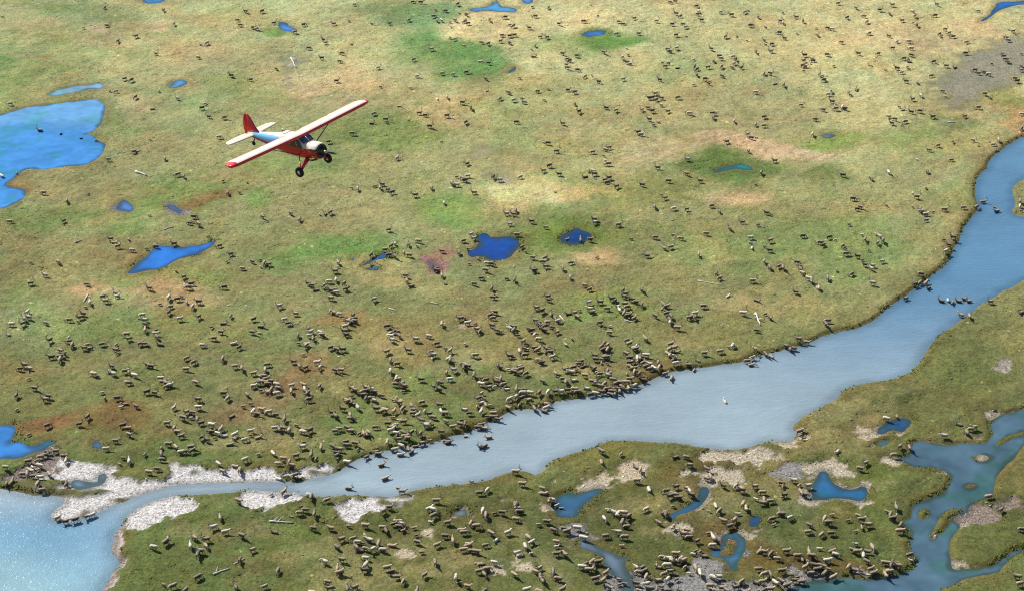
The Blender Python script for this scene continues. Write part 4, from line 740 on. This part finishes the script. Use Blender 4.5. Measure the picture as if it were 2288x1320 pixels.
 (D1, '470,15 590,40 835,20 100,75 95,110 85,135 100,150 190,105 235,135 530,105 645,90 665,130 750,55 815,75 970,65 985,95 975,135 1000,155 1130,20 1120,90 1410,60 900,125 325,180 400,180 430,185 330,225 75,215 195,215 110,250 25,290 10,330 20,340 680,210 810,230 490,280 865,270 835,315 945,270 960,315 960,365 940,385 950,405 910,390 935,440 945,455 1190,185 1150,215 1165,240 1215,210 1240,235 1330,275 1615,185 1645,200 1665,220 1595,245 1610,260 1575,350 1580,370 1700,350 1700,430 1700,460 1500,415 1590,390 1620,410 1385,465 1410,485 1450,475 1480,490 1655,515 1670,535 1325,350 1110,410 1195,435 1255,440 1095,500 1170,605 1190,635 1455,625 1480,640 1410,715 245,365 240,400 235,435 250,440 240,465 295,385 300,400 285,415 395,365 440,435 345,490 360,515 375,530 605,355 740,355 685,430 790,470 865,455 895,480 925,540 1000,545 15,490 50,545 105,560 420,605 405,625 595,585 540,610 560,625 225,685 430,670 450,690 455,715 500,705 515,715 370,720 320,785 970,660 1025,635 880,710 905,725 960,745 1015,740 810,770 850,790 920,805 830,815 900,825 300,890 1240,935 1140,965 1080,990 1375,935 1410,965 1490,945 1510,965 1545,940 1000,1050 1230,1055 1070,1130 810,1145 500,1170 690,1190 45,1070 1060,1240 970,1275 1000,1305 1105,775 1705,755 1700,860 1320,770', 0),
]
pts = []
for org, s, thin in HERD:
    q = Z(*org, s)
    if thin:  # where animals stand apart, a second mark just down-sun of a body is its shadow
        q = [p for p in q if not any(4 < p[0]-o[0] < 15.5 and 3.5 < p[1]-o[1] < 12 for o in q)]
    for p in q:
        if all(abs(p[0]-o[0]) > 4.5 or abs(p[1]-o[1]) > 3.2 for o in pts): pts.append(p)
animals = []
for (u, v) in pts:
    x, y = ground(u, v+1, .95); h, s, m = height(x, y)
    swim = s < -.3
    kind = int(rng.choice(6, p=[.25, .25, .22, .14, .08, .06])) if not swim else int(rng.choice([0, 1]))
    coat = str(rng.choice(list(COATS), p=[.18, .26, .29, .27]))
    r = rng.random()
    way = math.pi if float(vn(x, y, 30, 81)+.25*vn(x, y, 7, 82)) > -.12 else 0.0
    head = (way if r < .66 else math.pi-way if r < .78 else (R(-100) if r < .92 else R(85)))+rng.normal(0, R(24))
    sc = rng.uniform(.82, 1.02) if rng.random() > .16 else rng.uniform(.50, .62)
    z = h-.03 if not swim else max(h, -.42*sc)
    if (u-1620)**2+(v-887)**2 < 200: z = -.62; coat = 'pale'
    animals.append(dict(u=u, v=v, x=x, y=y, z=z, kind=kind, coat=coat, head=head, sc=sc, ant=('big' if rng.random() < .55 else 'small') if rng.random() < .85 and sc > .65 else None, swim=swim, mud=m))
inframe = [a for a in animals if -6 < a['u'] < 2294 and a['v'] < 1322]
inframe.sort(key=lambda a: -a['v'])
SINGLE, REST = inframe[:300], inframe[300:]
LANDMARKS = [(1320,1090,'the heart shaped pond'),(1555,1120,'the slanted blue pond'),(1690,1163,'the small round dark pool'),(1650,1215,'the curling pool with the islet'),(1875,1090,'the L shaped pond'),(2010,945,'the dark sandside pond'),
 (1925,975,'the sand patch'),(130,1160,'the tip of the gravel spit'),(45,985,'the left edge blue pond'),(212,993,'the tiny pool above the gravel'),(629,1163,'the two limbed driftwood log'),(905,1222,'the upright oval bare patch'),(1035,1245,'the tan bottom bare patch'),
 (1030,1148,'the tiny pale pool'),(1360,1225,'the winding gully'),(1440,1250,'the grey mudflat'),(1620,888,'the lone midriver swimmer'),(2035,1280,'the lower right creek corner'),(2110,1190,'the thin grassy creek islet'),(2185,1020,'the pale creek islet'),(265,1150,'the white river mouth corner'),
 (800,1125,'the pale gravel bulge'),(510,1268,'the lower left driftwood trunk'),(1700,1030,'the tan shore below the river'),(1770,975,'the sandy river point'),(720,1052,'the upper gravel right end'),(345,1130,'the grassy strip in gravel'),(1430,1045,'the pale bare strip'),
 (1110,930,'the upper bank bend'),(1380,885,'the crowded upper bank'),(2288,1320,'the lower right corner'),(300,1320,'the lower left meadow end'),(1144,1320,'the bottom edge middle'),(1716,1320,'the bottom right mudflat edge'),(850,1320,'the bottom edge left half')]
ORD = 'nearest,second nearest,third nearest,fourth nearest,fifth nearest,sixth nearest,seventh nearest,eighth nearest,ninth nearest,tenth nearest,eleventh nearest,twelfth nearest,thirteenth nearest,fourteenth nearest,fifteenth nearest,sixteenth nearest,seventeenth nearest,eighteenth nearest,nineteenth nearest,twentieth nearest'.split(',')
SIDES = ('right of', 'above', 'left of', 'below')
best = {}
for (lu, lv, text) in LANDMARKS:
    by = {k: [] for k in range(4)}
    for a in inframe:
        du, dv = a['u']-lu, lv-a['v']
        by[int(((math.degrees(math.atan2(dv, du))+45) % 360)//90)].append((math.hypot(du, dv), a))
    for k, L in by.items():
        L.sort(key=lambda q: q[0])
        for n, (d, a) in enumerate(L[:20]):
            if id(a) not in best or (n, d) < best[id(a)][:2]: best[id(a)] = (n, d, SIDES[k], text)
for i, a in enumerate(SINGLE):
    o = bpy.data.objects.new('caribou', MESH[(a['kind'], a['coat'])]); COL.objects.link(o)
    o.location = (a['x'], a['y'], a['z']); o.rotation_euler = (0, 0, a['head']); o.scale = (a['sc'],)*3
    if a['ant']:
        q = bpy.data.objects.new('antlers', ANT[a['ant']][0]); COL.objects.link(q); q.parent = o
        c = CROWN[KINDS[a['kind']][0]]; q.location = (c[0], c[2], c[1]-(.60 if KINDS[a['kind']][1] == 'lie' else .03))
        if KINDS[a['kind']][0] == 'graze': q.rotation_euler = (0, R(75), 0)
        if KINDS[a['kind']][0] == 'turn': q.rotation_euler = (0, 0, R(70))
    n, d, side, text = best[id(a)]
    look = a['coat']+(' caribou calf' if a['sc'] < .65 else ' caribou')
    verb = 'wading' if a['swim'] else KINDS[a['kind']][2]
    tag(o, f"{look} {verb}, {ORD[n]} {side} {text}", 'caribou', 'caribou of the migrating herd')
# the rest of the herd, farther off
VV, FF, CC = [], [], []; off = 0
for a in REST:
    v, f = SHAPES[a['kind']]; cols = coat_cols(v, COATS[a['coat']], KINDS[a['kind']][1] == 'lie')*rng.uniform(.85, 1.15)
    f = list(f)
    if a['ant']:
        av, af = ANT[a['ant']][1:]; av = av.copy(); kd = KINDS[a['kind']]
        if kd[0] == 'graze': av = np.stack([av[:, 0]*math.cos(R(75))+av[:, 2]*math.sin(R(75)), av[:, 1], -av[:, 0]*math.sin(R(75))+av[:, 2]*math.cos(R(75))], 1)
        c = CROWN[kd[0]]; f += [tuple(i+len(v) for i in q) for q in af]
        v = np.r_[v, av+np.array([c[0], c[2], c[1]-(.60 if kd[1] == 'lie' else .03)])]; cols = np.r_[cols, np.tile((.085, .058, .04), (len(av), 1))]
    ca, sa = math.cos(a['head']), math.sin(a['head']); w = v*a['sc']
    VV.append(np.stack([w[:, 0]*ca-w[:, 1]*sa+a['x'], w[:, 0]*sa+w[:, 1]*ca+a['y'], w[:, 2]+a['z']], 1)); CC.append(cols)
    FF += [tuple(i+off for i in q) for q in f]; off += len(v)
me = coat_mesh('caribou_herd', np.concatenate(VV), FF, np.clip(np.concatenate(CC), .01, .85), COATM)
hd = bpy.data.objects.new('caribou_herd', me); COL.objects.link(hd)
tag(hd, 'distant part of the caribou herd spread over the tundra beyond', 'herd', kind='stuff')
print('CARIBOU', len(animals), len(SINGLE), len(REST), 'lowest row', SINGLE[-1]['v'], 'max rank', max(best[id(a)][0] for a in SINGLE))

# ------------------------------------------------------------------ stones on the shores, tussocks on the tundra
def scatter(n, want):
    x = rng.uniform(-160, 160, n); y = rng.uniform(196, 470, n)
    keep = np.abs(x) < 30+.30*np.hypot(y, CAM_H)+12
    x, y = x[keep], y[keep]
    i = np.searchsorted(XS, x)-1; j = np.searchsorted(YS, y)-1
    k = rng.random(len(x)) < want(SGN[j, i], MUDW[j, i], x, y)
    x, y, i, j = x[k], y[k], i[k], j[k]
    return x, y, height(x, y)[0], C[j, i]
def bits(name, x, y, z, col, shape, faces, sx, sz, mat, label, cat):
    n, m = len(x), len(shape); a = rng.uniform(0, 2*math.pi, n); ca, sa = np.cos(a)[:, None], np.sin(a)[:, None]
    P = shape[None]*rng.uniform(.7, 1.3, (n, m, 3)); P = P*np.stack([sx, sx*rng.uniform(.7, 1.3, n), sz], 1)[:, None, :]
    Q = np.stack([P[..., 0]*ca-P[..., 1]*sa+x[:, None], P[..., 0]*sa+P[..., 1]*ca+y[:, None], P[..., 2]+z[:, None]], -1).reshape(-1, 3)
    f = (np.array(faces)[None]+(np.arange(n)*m)[:, None, None]).reshape(-1, 3)
    me = bpy.data.meshes.new(name); me.vertices.add(len(Q)); me.vertices.foreach_set('co', Q.ravel())
    me.loops.add(f.size); me.loops.foreach_set('vertex_index', f.ravel().astype(np.int32))
    me.polygons.add(len(f)); me.polygons.foreach_set('loop_start', np.arange(0, f.size, 3, dtype=np.int32)); me.polygons.foreach_set('loop_total', np.full(len(f), 3, np.int32))
    me.update(); me.shade_smooth()
    at = me.color_attributes.new('coat', 'FLOAT_COLOR', 'POINT'); cc = np.repeat(col, m, 0); at.data.foreach_set('color', np.c_[cc, np.ones(len(cc))].ravel().astype(np.float32))
    me.materials.append(mat); o = bpy.data.objects.new(name, me); COL.objects.link(o); tag(o, label, cat, kind='stuff'); return o
t = NT('scattered_bits'); t.l(t.attr('coat').outputs['Color'], t.p.inputs['Base Color']); t.p.inputs['Roughness'].default_value = .9; t.p.inputs['Specular IOR Level'].default_value = .15
OCT = np.array([(1, 0, .1), (0, 1, .1), (-1, 0, .1), (0, -1, .1), (0, 0, 1), (0, 0, -.6)], float)
OF = [(0, 1, 4), (1, 2, 4), (2, 3, 4), (3, 0, 4), (1, 0, 5), (2, 1, 5), (3, 2, 5), (0, 3, 5)]
x, y, z, c = scatter(240000, lambda s, m, x, y: (m > .55)*(s > .1)*(y < 262)*.9+(m < .5)*(s > 1)*.004)
c = np.where(c[:, :1] < .25, .45, c)
bits('shore_stones', x, y, z, np.clip(c*rng.uniform(.45, 1.5, (len(x), 1)), .02, .82), OCT, OF, rng.uniform(.05, .17, len(x))*np.where(rng.random(len(x)) < .04, 2, 1), rng.uniform(.04, .12, len(x)), t.m, 'pale stones strewn over the muddy river shores', 'stones')
DOME = np.array([(1, 0, -.1), (.5, .87, -.1), (-.5, .87, -.1), (-1, 0, -.1), (-.5, -.87, -.1), (.5, -.87, -.1), (.15, .1, 1)], float)
DF = [(0, 1, 6), (1, 2, 6), (2, 3, 6), (3, 4, 6), (4, 5, 6), (5, 0, 6)]
x, y, z, c = scatter(150000, lambda s, m, x, y: (m < .3)*(s > .25)*(.35+.6*(vn(x, y, 9, 61) > .05)))
k = rng.uniform(.70, 1.22, (len(x), 1)); k[rng.random(len(x)) < .02] *= 1.7
bits('grass_tussocks', x, y, z, np.clip(c*k*np.array([1, 1, .9]), .004, .7), DOME, DF, rng.uniform(.14, .40, len(x)), rng.uniform(.05, .16, len(x)), t.m, 'low tussocks of sedge dotted over the tundra', 'grass')

x, y, z, c = scatter(700000, lambda s, m, x, y: (m < .4)*(s > -.28)*(s < .9)*(vn(x, y, 3.5, 71)+.4*vn(x, y, 1.2, 72) > .22)*(y < 330)*.8)
w = np.array(lin((86, 100, 46)))*rng.uniform(.5, 1.25, (len(x), 1))*np.array([1, 1, .9])+np.array([.05, .02, 0])*(rng.random((len(x), 1)) < .3)
bits('shore_sedge', x, y, np.maximum(z, -.06), np.clip(w, .01, .6), DOME, DF, rng.uniform(.08, .22, len(x)), rng.uniform(.12, .34, len(x)), t.m, 'uneven fringe of sedge along the water edges', 'sedge')
print('TRIS', sum(len(o.data.polygons)*(2 if len(o.data.polygons) and len(o.data.polygons[0].vertices) == 4 else 1) for o in S.objects if o.type == 'MESH'))
